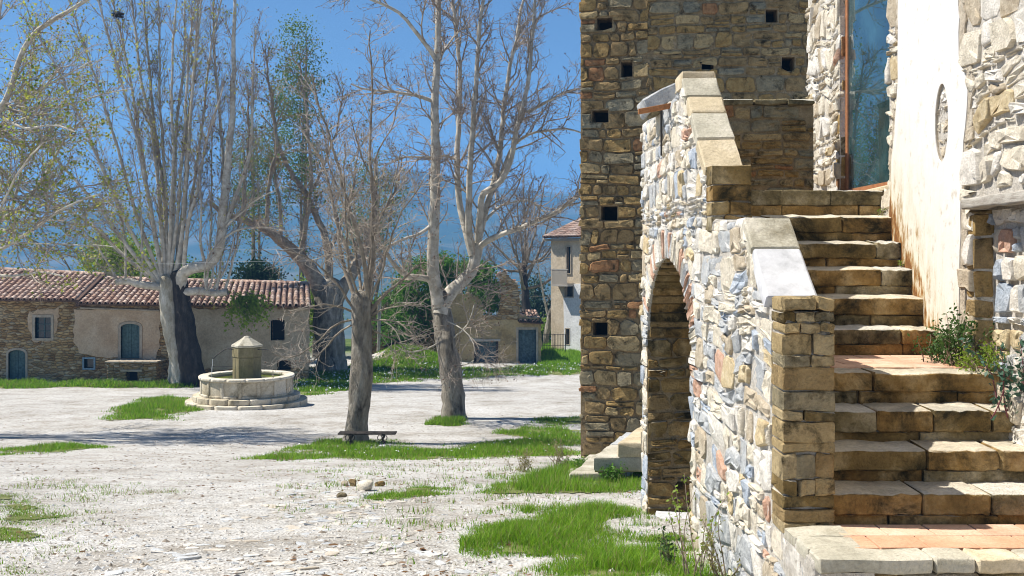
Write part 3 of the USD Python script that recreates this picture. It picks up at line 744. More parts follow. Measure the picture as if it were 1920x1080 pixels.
def grow(paths, rng, levels, crown, ends):
    """levels: spacing, (shortest, longest), angle, wobble, upward pull, thickest radius, sides, stretches, start"""
    if not paths: return
    q = [resample(P, r) for P, r in paths]
    P, Rr = np.stack([x[0] for x in q]), np.stack([x[1] for x in q])
    for (spc, lr, ang, wob, up, rf, k, nseg, t0) in levels:
        L = np.linalg.norm(np.diff(P, axis=1), axis=2).sum(1); m = P.shape[1]
        idx = np.repeat(np.arange(len(P)), rng.poisson(L * (1 - t0) / spc)); n = len(idx)
        if n == 0: return
        t = t0 + (1 - t0) * rng.random(n) ** .8; x = t * (m - 1) * .999; i = x.astype(int); f = (x - i)[:, None]
        S = P[idx, i] * (1 - f) + P[idx, i + 1] * f; tg = unit(P[idx, i + 1] - P[idx, i])
        rr = Rr[idx, i] * (1 - f[:, 0]) + Rr[idx, i + 1] * f[:, 0]
        v = rng.normal(size=(n, 3)); v = unit(v - tg * (v * tg).sum(1, keepdims=True))
        a = rng.normal(ang, .25, n)[:, None]
        d = unit(tg * np.cos(a) + v * np.sin(a) + A(0, 0, up)); ln = rng.uniform(*lr, n) * (1.1 - .55 * t)
        Q = [S]
        for _ in range(nseg):
            d = unit(d + rng.normal(0, wob, (n, 3)) + A(0, 0, up * .5)); Q.append(Q[-1] + d * (ln / nseg)[:, None])
        Q = np.stack(Q, 1); r0 = np.minimum(rr * .7, rf)
        R2 = r0[:, None] + (np.maximum(r0 * .4, .005) - r0)[:, None] * np.linspace(0, 1, nseg + 1)[None]
        crown.add(*tubes(Q, R2, k)); P, Rr = Q, R2
    ends.append(P)
def tips(ends, per, spread, rng, cap=26000):
    if not ends: return np.zeros((0, 3))
    P = ends[0]; n = min(cap, rng.poisson(per * len(P)))
    i = rng.integers(len(P), size=n); x = rng.random(n) ** .6 * (P.shape[1] - 1) * .999; j = x.astype(int); f = (x - j)[:, None]
    return P[i, j] * (1 - f) + P[i, j + 1] * f + rng.normal(0, spread, (n, 3))
def leaf_quads(C, size, rng, aspect=.6):
    n = len(C)
    d = rng.normal(size=(n, 3)); d /= np.linalg.norm(d, axis=1, keepdims=True)
    u = np.cross(d, rng.normal(size=(n, 3))); u /= np.linalg.norm(u, axis=1, keepdims=True)
    s = size * rng.uniform(.6, 1.35, (n, 1))
    a, b, c, e = C, C + d * s * .5 + u * s * aspect * .5, C + d * s, C + d * s * .5 - u * s * aspect * .5
    V = np.stack([a, b, c, e], 1).reshape(-1, 3); i = np.arange(n)[:, None] * 4
    return V, np.vstack([i + A(0, 1, 2).astype(int), i + A(0, 2, 3).astype(int)])
def bare_tree(name, label, base, limbs, d0, seed, levels, bark, twig, buds=(), trunk_mat=None, wob=.02, group=None, trunk_n=1):
    """limbs: ([(x, y, depth offset), ...], radius at start, at end) in the photograph's pixels at the tree's own distance; the first trunk_n limbs are the trunk"""
    rng = np.random.default_rng(seed)
    t = thing(name, label, 'tree', base, group)
    paths = []
    for k, (pts, r0, r1) in enumerate(limbs):
        Q = np.array([px(x, y, d0 + dd) for x, y, dd in pts])
        P, s = smooth_path(Q, .22 if k < trunk_n else .35)
        wl = wob * (0.4 if k < trunk_n else 1)
        P = P + np.c_[np.cumsum(rng.normal(0, wl, (len(P), 3)), 0)] * np.minimum(1, s[:, None] * 6) * .6
        r = (r0 + (r1 - r0) * s ** .85) * d0 / FPX
        if k < trunk_n:
            r = r * (1 + .28 * np.exp(-s * 14)) * (1 + rng.normal(0, .025, len(r)))
            top = norm(P[-1] - P[-2]) * r[-1]
            P = np.vstack([P, P[-1] + top * .45, P[-1] + top * .8, P[-1] + top * .95]); r = np.r_[r, r[-1] * .88, r[-1] * .55, r[-1] * .05]
            v, f = tube(P, r, 24)
            sc = 1.0 / max(r[0], .15)
            nz = (meshkit.fbm(v * A(.9, .9, .35) * sc, 3, seed) - .5)[:, None] * .8 + (meshkit.noise(v * A(3.4, 3.4, 1.1) * sc, seed + 5) - .5)[:, None] * .22
            cen = np.repeat(P, 24, axis=0); v = v + (v - cen) * nz
            obj('trunk', (v, f), trunk_mat or bark, t, smooth=True)
        else:
            v, f = tube(P, r, 9 if r0 > 4 else 6)
            obj('limb', (v, f), bark, t, smooth=True)
            paths.append((P, r))
    crown, ends = MB(), []
    grow(paths, rng, levels, crown, ends)
    if len(crown): obj('crown', crown, twig, t)
    for (mat, per, spread, size, nm) in buds:
        C = tips(ends, per, spread, rng)
        if len(C): obj(nm, leaf_quads(C, size, rng, .75), mat, t)
    return t, ends
def leaf_cloud(blobs, n, size, rng, clump=.35, nclump=60):
    C = []
    w = np.array([b[3] ** 2 * b[4] for b in blobs]); w = w / w.sum()
    cl = []
    for _ in range(nclump):
        b = blobs[rng.choice(len(blobs), p=w)]
        d = norm(rng.normal(size=3)); r = rng.uniform(.55, 1.0)
        cl.append(A(*b[:3]) + d * A(b[3], b[3], b[4]) * r)
    cl = np.array(cl)
    C = cl[rng.integers(len(cl), size=n)] + rng.normal(0, clump, (n, 3)) * A(1, 1, .8)
    return leaf_quads(C, size, rng, .7)

rock('plane_bark', ((.22, .19, .13), (.40, .37, .29), (.62, .59, .52)), scale=3.0, bump=.7, dist=.06, fine=26, stretch=(1, 1, .35), moss=(.20, .17, .11), moss_amt=.35)
rock('plane_bark_grey', ((.17, .15, .115), (.30, .265, .21), (.48, .44, .37)), scale=5.0, bump=1.0, dist=.12, fine=22, stretch=(1, 1, .35), moss=(.065, .052, .038), moss_amt=.5)
rock('dark_bark', ((.022, .019, .016), (.045, .038, .031), (.085, .073, .062)), scale=5.0, bump=1.0, dist=.10, fine=16, stretch=(1, 1, .3))
rock('limb_bark', ((.27, .24, .185), (.43, .395, .325), (.60, .565, .49)), scale=4.0, bump=.3, dist=.02)
rock('brown_limb', ((.14, .115, .085), (.24, .20, .15), (.36, .31, .24)), scale=4.0, bump=.3, dist=.02)
plain('twig_brown', (.23, .175, .125), .8)
plain('twig_pale', (.37, .315, .25), .8)
plain('twig_grey', (.30, .25, .20), .8)
leafy('bud_red', (.15, .075, .04), (.28, .15, .08), .2)
leafy('bud_green', (.36, .38, .06), (.60, .58, .16), .5)
leafy('bud_ochre', (.28, .20, .06), (.44, .34, .11), .4)
leafy('leaf_spring', (.18, .27, .03), (.40, .46, .09), .5)
leafy('leaf_ivy', (.08, .19, .02), (.22, .37, .05), .42)
leafy('leaf_dark', (.02, .05, .018), (.06, .11, .03), .25)
leafy('leaf_poplar', (.12, .19, .05), (.24, .32, .09), .45)
leafy('leaf_bluegreen', (.04, .075, .04), (.10, .14, .07), .3)

# ================================================================== trees
PLANE_LV = [(.34, (1.1, 2.6), .75, .16, .10, .034, 4, 6, .12), (.20, (.5, 1.2), .8, .2, .05, .015, 3, 4, .1), (.14, (.25, .65), .8, .22, .04, .0098, 3, 2, .1)]
# plane tree on the right, beside the tower
b = ground(853, 786)
d2 = b[1]
L2_ = [
 ([(854, 790, 0), (846, 720, 0), (838, 650, 0), (828, 590, .1), (823, 556, .1)], 20, 19),
 ([(824, 575, 0), (816, 540, -.1), (808, 505, -.2), (808, 470, -.3), (811, 350, -.5), (813, 200, -.6), (819, 60, -.6), (822, -90, -.6)], 13, 4),
 ([(815, 535, -.1), (795, 520, -.3), (765, 518, -.6), (745, 505, -.9), (722, 475, -1.2), (700, 440, -1.4)], 7, 2.5),
 ([(826, 590, 0), (838, 556, .2), (862, 532, .5), (884, 508, .7), (893, 470, .8), (896, 455, .8)], 15, 10),
 ([(886, 480, .7), (872, 430, .9), (858, 380, 1.1), (852, 300, 1.2), (852, 150, 1.3), (846, 60, 1.3), (838, 0, 1.3), (828, -70, 1.3)], 7.5, 2.5),
 ([(890, 480, .8), (878, 420, .4), (880, 350, .2), (888, 230, 0), (900, 100, -.1), (906, 0, -.2), (908, -90, -.2)], 7.5, 2.5),
 ([(895, 462, .8), (904, 420, 1.0), (925, 350, 1.3), (945, 250, 1.6), (958, 150, 1.8), (975, 60, 1.9), (990, -50, 2)], 7.5, 2.2),
 ([(896, 462, .8), (899, 400, .5), (901, 365, .4), (935, 340, .2), (952, 310, .1), (972, 230, -.1), (990, 160, -.2), (1002, 60, -.3), (1010, -50, -.3)], 7.5, 2.2),
 ([(897, 465, .8), (925, 445, .2), (965, 428, -.3), (1010, 410, -.8), (1050, 392, -1.2), (1090, 362, -1.5), (1130, 330, -1.7)], 6.5, 2.5),
 ([(936, 340, 1.3), (970, 262, .6), (1010, 243, .0), (1050, 240, -.4), (1090, 248, -.7)], 4, 1.6),
 ([(990, 210, 0), (1020, 190, -.5), (1060, 168, -.9), (1100, 160, -1.2)], 3.5, 1.4),
 ([(813, 190, -.6), (780, 178, -1), (730, 172, -1.4), (690, 168, -1.8), (660, 155, -2)], 4, 1.5),
 ([(816, 110, -.6), (795, 80, -1.0), (770, 50, -1.4), (740, 20, -1.7), (700, 2, -2.0), (660, -15, -2.2)], 4.5, 2),
 ([(818, 125, -.6), (830, 95, -.2), (845, 75, .1), (862, 55, .3), (880, 48, .4)], 3, 1.2),
 ([(812, 420, -.4), (780, 440, -.9), (745, 452, -1.3), (705, 470, -1.7), (680, 490, -2)], 3.6, 1.4),
 ([(854, 298, 1.2), (828, 290, .6), (795, 292, .1), (760, 288, -.3), (735, 300, -.6)], 3.2, 1.2),
 ([(905, 420, 1), (950, 385, 1.6), (985, 380, 2.0), (1010, 395, 2.3), (1035, 420, 2.5)], 3.2, 1.2),
 ([(826, 640, .0), (800, 655, -.4), (770, 662, -.8), (742, 650, -1.1)], 2.0, .8), ([(840, 640, 0), (865, 622, -.5), (880, 600, -.8), (888, 570, -1)], 2.0, .8),
 ([(842, 690, 0), (868, 685, -.4), (888, 675, -.7)], 1.6, .7), ([(832, 600, 0), (860, 610, -.6), (885, 640, -1.1), (890, 660, -1.2)], 1.6, .7),
]
bare_tree('plane_tree', 'tall bare plane tree with grey forked trunk nearest the tower', b, L2_, d2, 201, PLANE_LV, 'limb_bark', 'twig_grey',
          [('bud_red', .45, .02, .06, 'buds')], trunk_mat='plane_bark_grey', wob=.03)
# pollarded plane tree in the middle, with the bench
b = ground(668, 829); d1 = b[1]
L1_ = [
 ([(667, 832, 0), (670, 770, 0), (676, 700, 0), (678, 640, 0), (676, 590, 0), (674, 566, 0)], 19.5, 18),
 ([(684, 580, 0), (697, 520, 0), (702, 430, .1), (703, 300, .1), (704, 180, .1), (703, 60, .1)], 5, 1.2),
 ([(690, 580, 0), (686, 500, -.3), (672, 430, -.5), (650, 350, -.7), (628, 270, -.9), (600, 190, -1.1), (585, 140, -1.2)], 5, 1.4),
 ([(672, 575, 0), (650, 520, .3), (630, 440, .6), (612, 350, .8), (590, 290, 1.0), (570, 250, 1.2)], 4.5, 1.4),
 ([(694, 585, 0), (720, 548, .2), (752, 520, .3), (775, 500, .4), (800, 485, .5)], 4.5, 1.4),
 ([(690, 575, 0), (715, 500, -.4), (730, 440, -.6), (752, 390, -.8), (790, 330, -1.0)], 3, 1.0),
 ([(675, 570, 0), (690, 500, .4), (705, 440, .6), (722, 400, .7), (742, 340, .9), (757, 290, 1)], 3, 1.0),
 ([(665, 580, 0), (635, 530, -.4), (600, 490, -.7), (560, 470, -1), (530, 468, -1.2)], 3, 1.0),
 ([(662, 585, 0), (640, 575, -.4), (610, 570, -.8), (575, 580, -1.1), (540, 590, -1.4)], 2.4, .8),
 ([(660, 600, 0), (630, 610, -.4), (600, 640, -.8), (570, 665, -1.0), (545, 672, -1.2), (520, 665, -1.3)], 2.2, .8),
 ([(658, 610, 0), (635, 625, .3), (612, 655, .6), (590, 680, .8), (560, 685, 1)], 2.0, .8),
 ([(700, 600, 0), (730, 600, -.4), (760, 612, -.7), (785, 630, -.9)], 2.2, .8),
 ([(702, 620, 0), (730, 630, .3), (755, 650, .5), (770, 668, .6)], 1.8, .7),
 ([(698, 590, 0), (735, 575, -.6), (775, 572, -1.0), (810, 585, -1.3)], 2.2, .8),
 ([(672, 560, 0), (655, 500, -.6), (645, 420, -1), (640, 340, -1.3), (642, 260, -1.5)], 3.0, .9),
 ([(680, 560, 0), (668, 480, .7), (655, 400, 1.1), (630, 320, 1.4), (620, 240, 1.6), (560, 160, 1.9)], 3.4, 1.0),
 ([(703, 300, .1), (720, 260, .3), (740, 225, .5), (752, 180, .6)], 1.8, .8), ([(703, 340, .1), (685, 310, -.2), (668, 270, -.4), (655, 220, -.6)], 1.8, .8),
]
POLL_LV = [(.25, (.7, 1.9), .75, .20, .03, .017, 3, 6, .12), (.23, (.3, .85), .8, .24, .02, .010, 3, 4, .1), (.22, (.15, .4), .8, .24, .02, .007, 3, 2, .1)]
bare_tree('plane_tree', 'pollarded plane tree with thick flaking trunk and the bench behind it', b, L1_, d1, 202, POLL_LV, 'brown_limb', 'twig_pale',
          [('bud_red', .4, .02, .05, 'buds')], trunk_mat='plane_bark_grey', wob=.045)
# pale trunk with a broom of upright shoots, in front of the farmhouse
b = ground(336, 722); d3 = b[1]
R = np.random.default_rng(303)
L3_ = [
 ([(338, 724, 0), (332, 690, 0), (325, 640, 0), (318, 590, 0), (314, 552, 0), (313, 530, 0)], 17, 16),
 ([(312, 545, 0), (290, 536, -.3), (262, 534, -.6), (235, 528, -.8), (214, 530, -1)], 8, 6),
 ([(322, 556, 0), (345, 548, -.2), (380, 545, -.4), (405, 549, -.6), (428, 548, -.7)], 9, 6),
]
for (x0, y0, x1, y1, x2, y2) in [(316, 530, 322, 300, 326, -60), (312, 530, 300, 330, 268, -60), (318, 530, 338, 300, 372, -60), (308, 530, 270, 320, 196, -60), (306, 532, 240, 340, 120, -40),
        (304, 532, 215, 360, 60, 40), (322, 532, 352, 350, 385, -60), (302, 534, 190, 400, 20, 180), (310, 528, 285, 250, 240, -60), (320, 528, 331, 250, 345, -60), (300, 534, 180, 430, -30, 300),
        (314, 528, 306, 260, 296, -60), (308, 532, 255, 280, 160, -60), (326, 534, 365, 330, 420, -40)]:
    dz = R.uniform(-1.6, 1.6)
    L3_.append(([(x0, y0, 0), ((x0 * .45 + x1 * .55) + R.normal(0, 3), (y0 * .5 + y1 * .5), dz * .4), (x1, y1, dz * .8), ((x1 + x2) / 2 + R.normal(0, 6), (y1 + y2) / 2, dz), (x2, y2, dz * 1.3)], R.uniform(3.6, 5.4), 1.3))
for x, y, x2, y2 in [(385, 546, 400, 220), (405, 549, 418, 300), (420, 549, 455, 330), (262, 533, 250, 300), (235, 528, 205, 330), (222, 530, 140, 420), (395, 548, 440, 440)]:
    L3_.append(([(x, y, -.5), (x * .75 + x2 * .25 + 8, y * .75 + y2 * .25, -.5), (x2, y2, -.8)], 2.6, 1.0))
SHOOT_LV = [(.32, (1.0, 2.6), .45, .11, .12, .024, 3, 6, .12), (.29, (.5, 1.2), .65, .17, .06, .014, 3, 4, .1), (.26, (.3, .7), .75, .2, .04, .011, 3, 2, .1)]
t3, ends3 = bare_tree('plane_tree', 'pale straight plane trunk carrying a broom of upright shoots before the farmhouse', b, L3_, d3, 203, SHOOT_LV, 'limb_bark', 'twig_grey',
          [('bud_red', .28, .03, .10, 'buds'), ('bud_green', .7, .05, .12, 'young_leaves')], trunk_mat='plane_bark', wob=.03)
# dark trunk just behind it
b = ground(362, 725); d3b = b[1] + .6
L3b = [
 ([(366, 728, 0), (358, 680, 0), (346, 610, .1), (338, 550, .2), (334, 520, .2)], 21, 15),
 ([(338, 540, .2), (342, 515, 0), (362, 503, -.3), (385, 500, -.5), (400, 488, -.6), (410, 464, -.7), (418, 430, -.8), (430, 340, -1), (440, 200, -1.1), (447, -40, -1.2)], 12, 2.2),
 ([(408, 470, -.7), (425, 420, -.9), (445, 360, -1.2), (470, 280, -1.5), (478, 180, -1.7), (488, 60, -1.9)], 4.5, 1.2),
 ([(406, 475, -.7), (416, 400, -.3), (420, 330, .1), (412, 220, .3), (400, 80, .5), (404, -40, .6)], 4.5, 1.2),
 ([(334, 525, .2), (336, 460, .8), (348, 380, 1.2), (352, 280, 1.5), (368, 120, 1.8), (378, -40, 2)], 6, 1.4),
 ([(345, 512, 0), (352, 440, -.6), (372, 360, -1.0), (392, 260, -1.2), (420, 160, -1.4)], 4.5, 1.2),
 ([(400, 488, -.6), (398, 520, -.9), (388, 545, -1.0), (384, 520, -1.1), (396, 470, -1.2)], 2.5, 1), ([(385, 500, -.5), (378, 450, -.9), (380, 380, -1.2), (374, 300, -1.4)], 3.2, 1),
 ([(412, 455, -.7), (450, 430, -1.4), (490, 425, -2.0), (540, 432, -2.5)], 2.6, .9), ([(418, 430, -.8), (452, 400, -1.4), (490, 372, -1.9), (520, 360, -2.3)], 2.6, .9),
]
bare_tree('plane_tree', 'dark trunked plane tree with crooked arm leaning just behind the pale trunk', b + A(0, .6, 0), L3b, d3b, 204, SHOOT_LV, 'limb_bark', 'twig_grey',
          [('bud_red', .28, .03, .11, 'buds'), ('bud_green', .22, .04, .12, 'young_leaves')], trunk_mat='dark_bark', wob=.03)
# old tree with a thick slanting limb behind the pollarded one
b = ground(618, 697); d4 = b[1]
L4_ = [
 ([(620, 699, 0), (618, 660, 0), (616, 620, 0), (618, 570, 0), (622, 545, 0)], 29, 25),
 ([(608, 560, 0), (585, 515, -.4), (560, 480, -.9), (530, 450, -1.4), (500, 428, -1.8), (468, 412, -2.2), (430, 400, -2.6), (395, 372, -3)], 18, 3.5),
 ([(632, 560, 0), (650, 520, .3), (672, 480, .6), (688, 440, .8), (694, 390, 1), (690, 300, 1.1)], 14, 3),
 ([(612, 545, 0), (618, 480, 0), (612, 440, 0), (596, 400, -.2), (575, 360, -.4), (545, 310, -.6), (525, 250, -.8), (516, 160, -.9)], 9, 2),
 ([(560, 480, -.9), (575, 420, -1), (580, 340, -1.2), (572, 240, -1.4), (560, 120, -1.5)], 5, 1.4),
 ([(500, 428, -1.8), (505, 360, -2), (520, 280, -2.2), (512, 180, -2.4), (500, 90, -2.5)], 4.5, 1.3),
 ([(525, 447, -1.4), (528, 390, -1.5), (522, 330, -1.6), (520, 260, -1.7)], 4.5, 1.4),
 ([(455, 408, -2.2), (462, 340, -2.5), (470, 260, -2.8), (462, 160, -3)], 4, 1.2),
 ([(664, 495, .5), (640, 440, .7), (622, 380, .9), (600, 310, 1.1)], 4.5, 1.2), ([(688, 440, .8), (715, 400, 1.1), (740, 350, 1.4), (752, 290, 1.6)], 4, 1.2),
 ([(616, 470, 0), (640, 420, .5), (662, 350, .9), (672, 270, 1.1)], 4, 1.2), ([(580, 365, -.4), (610, 300, -.8), (632, 230, -1.1), (640, 170, -1.2)], 3.4, 1.2),
]
OLD_LV = [(.38, (1.2, 2.8), .65, .14, .10, .035, 3, 6, .1), (.28, (.6, 1.4), .75, .18, .06, .016, 3, 4, .1), (.24, (.3, .8), .8, .2, .04, .012, 3, 2, .1)]
bare_tree('old_tree', 'massive old tree with thick dark limb slanting left behind the pollarded plane', b, L4_, d4, 205, OLD_LV, 'brown_limb', 'twig_brown',
          [('leaf_poplar', .45, .06, .14, 'young_leaves'), ('bud_ochre', .5, .05, .12, 'buds')], trunk_mat='plane_bark_grey', wob=.05)
# tree that stands outside the frame on the left and reaches in
d0 = 33.5; X0 = -21.5
b = A(X0, d0, float(zt(X0, d0)))
bx = CX + X0 / d0 * FPX; by = HY - b[2] / d0 * FPX
L0_ = [
 ([(bx, by + 6, 0), (bx + 4, 700, 0), (bx + 10, 560, 0)], 24, 20),
 ([(bx + 10, 580, 0), (bx + 110, 400, -.4), (-60, 300, -.8), (0, 212, -1.2), (32, 150, -1.4), (52, 100, -1.5), (78, 60, -1.6), (118, 32, -1.7), (160, 8, -1.8), (215, -20, -1.9)], 11, 3),
 ([(bx + 10, 590, 0), (bx + 160, 480, .6), (-60, 440, 1), (20, 400, 1.4), (80, 330, 1.7), (120, 250, 1.9), (160, 210, 2)], 9, 1.6),
 ([(bx + 10, 600, 0), (bx + 170, 560, -.8), (-40, 500, -1.4), (40, 450, -1.9), (120, 400, -2.2), (180, 380, -2.4)], 8, 1.4),
 ([(bx + 12, 570, 0), (bx + 80, 380, .4), (bx + 170, 200, .8), (-10, 80, 1.1), (10, -60, 1.3)], 9, 2),
 ([(bx + 10, 560, 0), (bx + 20, 350, 0), (bx + 60, 100, 0), (bx + 80, -150, 0)], 12, 3), ([(bx + 8, 570, 0), (bx - 120, 350, .5), (bx - 200, 100, 1)], 10, 3),
 ([(-30, 430, 1.0), (30, 440, 0), (90, 470, -.8), (150, 490, -1.2)], 4, 1.2), ([(0, 215, -1.2), (50, 240, -2), (95, 235, -2.6), (140, 250, -3)], 3.4, 1.2),
 ([(-40, 505, -1.4), (20, 520, -2), (70, 510, -2.6), (120, 520, -3)], 3.4, 1.2), ([(20, 400, 1.4), (40, 320, 1), (50, 220, .7), (62, 120, .4), (70, 20, 0)], 3.4, 1.2),
 ([(70, 185, .2), (95, 150, -.2), (112, 132, -.4), (140, 122, -.6)], 2.4, 1),
 ([(bx + 170, 560, -.8), (-20, 440, -2), (40, 330, -3), (90, 270, -3.6)], 4, 1.2),
]
R = np.random.default_rng(99)
for k in range(17):
    y0 = R.uniform(140, 520); dd = R.uniform(-3, 3); xe, ye = R.uniform(70, 260), y0 + R.uniform(-170, 60)
    L0_.append(([(-90, y0 + 40, dd * .4), (-20, y0 + R.normal(0, 15), dd * .7), ((xe - 20) * .5, (y0 + ye) * .5 + R.normal(0, 15), dd), (xe, ye, dd * 1.2)], R.uniform(2.2, 3.6), .9))
LEFT_LV = [(.34, (1.0, 2.4), .75, .16, .05, .022, 3, 6, .15), (.25, (.45, 1.1), .8, .2, .03, .012, 3, 4, .1), (.24, (.2, .55), .8, .22, .02, .0085, 3, 2, .1)]
bare_tree('budding_tree', 'tree with yellowish young leaves reaching in from the left edge', b, L0_, d0, 206, LEFT_LV, 'limb_bark', 'twig_grey',
          [('bud_green', 1.7, .05, .085, 'young_leaves'), ('leaf_spring', .6, .06, .10, 'open_leaves'), ('bud_red', .25, .03, .06, 'buds')], trunk_mat='plane_bark_grey', wob=.03)
# bare tree between the ruin and the pale house
b = ground(988, 652); d5 = 84.0; b = A((988 - CX) / FPX * d5, d5, float(zt(.9, d5)))
by = HY - b[2] / d5 * FPX
L5_ = [([(988, by, 0), (987, 600, 0), (985, 540, 0), (984, 500, 0)], 9, 6.5)]
R = np.random.default_rng(77)
for (x, y, dd) in [(984, 330, 0), (940, 380, 1), (1020, 350, -1), (900, 420, 1.5), (1060, 420, -1), (1000, 400, 2), (960, 440, -2), (1040, 470, 1), (915, 480, -1), (970, 360, 1.2), (1080, 480, 0), (1030, 400, 2)]:
    y0 = R.uniform(480, 560)
    L5_.append(([(985, y0, 0), ((985 + x) / 2, (y0 + y) / 2 + 14, dd * .6), (x, y, dd)], 3.4, 1.0))
FAR_LV = [(.42, (1.2, 2.8), .7, .16, .06, .03, 3, 5, .15), (.28, (.7, 1.5), .8, .2, .0, .022, 3, 4, .1), (.25, (.35, .9), .8, .2, -.03, .017, 3, 2, .1)]
bare_tree('bare_tree', 'dark bare tree between the ruined house and the pale house', b, L5_, d5, 207, FAR_LV, 'brown_limb', 'twig_brown', [], trunk_mat='dark_bark', wob=.05)
# a second old bare trunk leaning beside the pale house
d6 = 82.0; bz = float(zt(2.6, d6))
bare_tree('bare_tree', 'grey leaning trunk close to the corner of the pale house', px(1024, HY - bz / d6 * FPX, d6), [([(1022, HY - bz / d6 * FPX, 0), (1026, 620, 0), (1033, 580, 0)], 6, 5),
    ([(1032, 590, 0), (1045, 520, .5), (1055, 470, 1)], 3.5, 1), ([(1030, 600, 0), (1015, 540, 0), (1008, 490, 0)], 3, 1)], d6, 208, FAR_LV, 'limb_bark', 'twig_grey', [], trunk_mat='plane_bark_grey')
# tall thin-leaved trees behind the farmhouse
def leafy_tree(name, label, x, ytop, ybot, halfw, d, mat, seed, n, size, cat='tree', stems=3, clump=.5, nclump=70, group=None, bark='brown_limb'):
    rng = np.random.default_rng(seed)
    X = (x - CX) / FPX * d; zg = float(zt(X, d))
    t = thing(name, label, cat, (X, d, zg), group)
    zt_, zb = (HY - ytop) / FPX * d, (HY - ybot) / FPX * d
    hw = halfw / FPX * d
    tr = MB()
    for k in range(stems):
        top = A(X + rng.normal(0, hw * .5), d + rng.normal(0, hw * .5), zt_ - rng.uniform(.05, .3) * (zt_ - zb))
        P, s = smooth_path([A(X + rng.normal(0, .1), d, zg - .1), A(X, d, zg) * .6 + top * .4 + rng.normal(0, .15, 3), top], .5)
        tr.add(*tube(P, np.linspace(.16, .03, len(P)) * (1 if zt_ - zg > 5 else .5), 7))
        for _ in range(int(6 + 2 * (zt_ - zg))):
            i = rng.integers(len(P) // 3, len(P)); Q = branch(P[i], norm(rng.normal(0, 1, 3) + A(0, 0, .8)), rng.uniform(.5, 1.5) * min(1.5, hw), rng, 4, .2, .1)
            tr.add(*tube(Q, np.linspace(.035, .01, 5), 3))
    obj('trunk', tr, bark, t, smooth=True)
    blobs = [(X, d, zt_ * .5 + zb * .5, hw, (zt_ - zb) / 2)] + [(X + rng.normal(0, hw * .4), d + rng.normal(0, hw * .4), rng.uniform(zb + .25 * (zt_ - zb), zt_ - .2 * (zt_ - zb)), hw * rng.uniform(.45, .75), (zt_ - zb) * rng.uniform(.18, .3)) for _ in range(6)]
    obj('crown', leaf_cloud(blobs, n, size, rng, clump, nclump), mat, t)
    return t
leafy_tree('poplar', 'tall thin green poplar showing above the old slanting tree', 562, 30, 420, 52, 78, 'leaf_poplar', 1, 9000, .16, nclump=170, clump=.5)
leafy_tree('poplar', 'shorter blue green poplar just left of the tallest one', 478, 190, 480, 58, 80, 'leaf_poplar', 2, 7000, .16, nclump=130, clump=.5)
leafy_tree('poplar', 'loose green tree behind the pollarded plane crown', 690, 270, 520, 62, 82, 'leaf_poplar', 3, 5500, .16, nclump=110, clump=.5)
leafy_tree('bush', 'bright green bushy tree above the roof left of the pale trunk', 225, 440, 540, 75, 70, 'leaf_spring', 4, 7000, .2, nclump=60, clump=.45)
leafy_tree('bush', 'green shrub above the roof right of the crooked arm', 362, 500, 545, 35, 68, 'leaf_ivy', 5, 3500, .18, nclump=30, clump=.35)
leafy_tree('bush', 'dark round bush above the roof end near the old tree', 482, 492, 545, 40, 69, 'leaf_dark', 6, 4500, .18, nclump=40, clump=.35)
leafy_tree('bush', 'pale green shrub in the gap right of the farmhouse roof', 592, 520, 660, 30, 72, 'leaf_spring', 7, 4500, .18, nclump=40, clump=.4)
leafy_tree('bush', 'blue green leafy tree behind the small lean-to roof', 1008, 510, 640, 36, 92, 'leaf_bluegreen', 8, 6000, .22, nclump=60, clump=.5)
leafy_tree('bush', 'green shrubs beside the foot of the pale house', 1020, 600, 650, 18, 88, 'leaf_spring', 9, 2500, .2, nclump=20, clump=.4)
R = np.random.default_rng(10); spray, C = MB(), []
for k in range(16):
    Q = branch(px(R.uniform(428, 470), 548, d3 - .7), norm(A(R.uniform(-.1, .9), R.normal(0, .3), R.uniform(-.9, .1))), R.uniform(1.0, 2.4), R, 8, .18, -.12); spray.add(*tube(Q, np.linspace(.016, .006, 9), 4))
    for _ in range(85): i = R.integers(2, 9); C.append(Q[i] + R.normal(0, .14, 3))
obj('hanging_shoots', spray, 'twig_brown', t3, smooth=True)
obj('hanging_leaves', leaf_quads(np.array(C), .17, R, .7), 'leaf_spring', t3)
# bird nest
R = np.random.default_rng(5)
c = px(221, 27, d3); nest = MB()
for _ in range(160):
    a = R.uniform(0, 2 * math.pi); p = c + A(math.cos(a), math.sin(a), 0) * R.uniform(.05, .22) + A(0, 0, R.uniform(-.12, .08))
    nest.add(*tube([p, p + A(-math.sin(a), math.cos(a), R.normal(0, .3)) * .28], .012, 3))
obj('bird_nest', nest, 'dark_bark', label='dark twig nest high in the broom shaped plane tree', cat='nest')
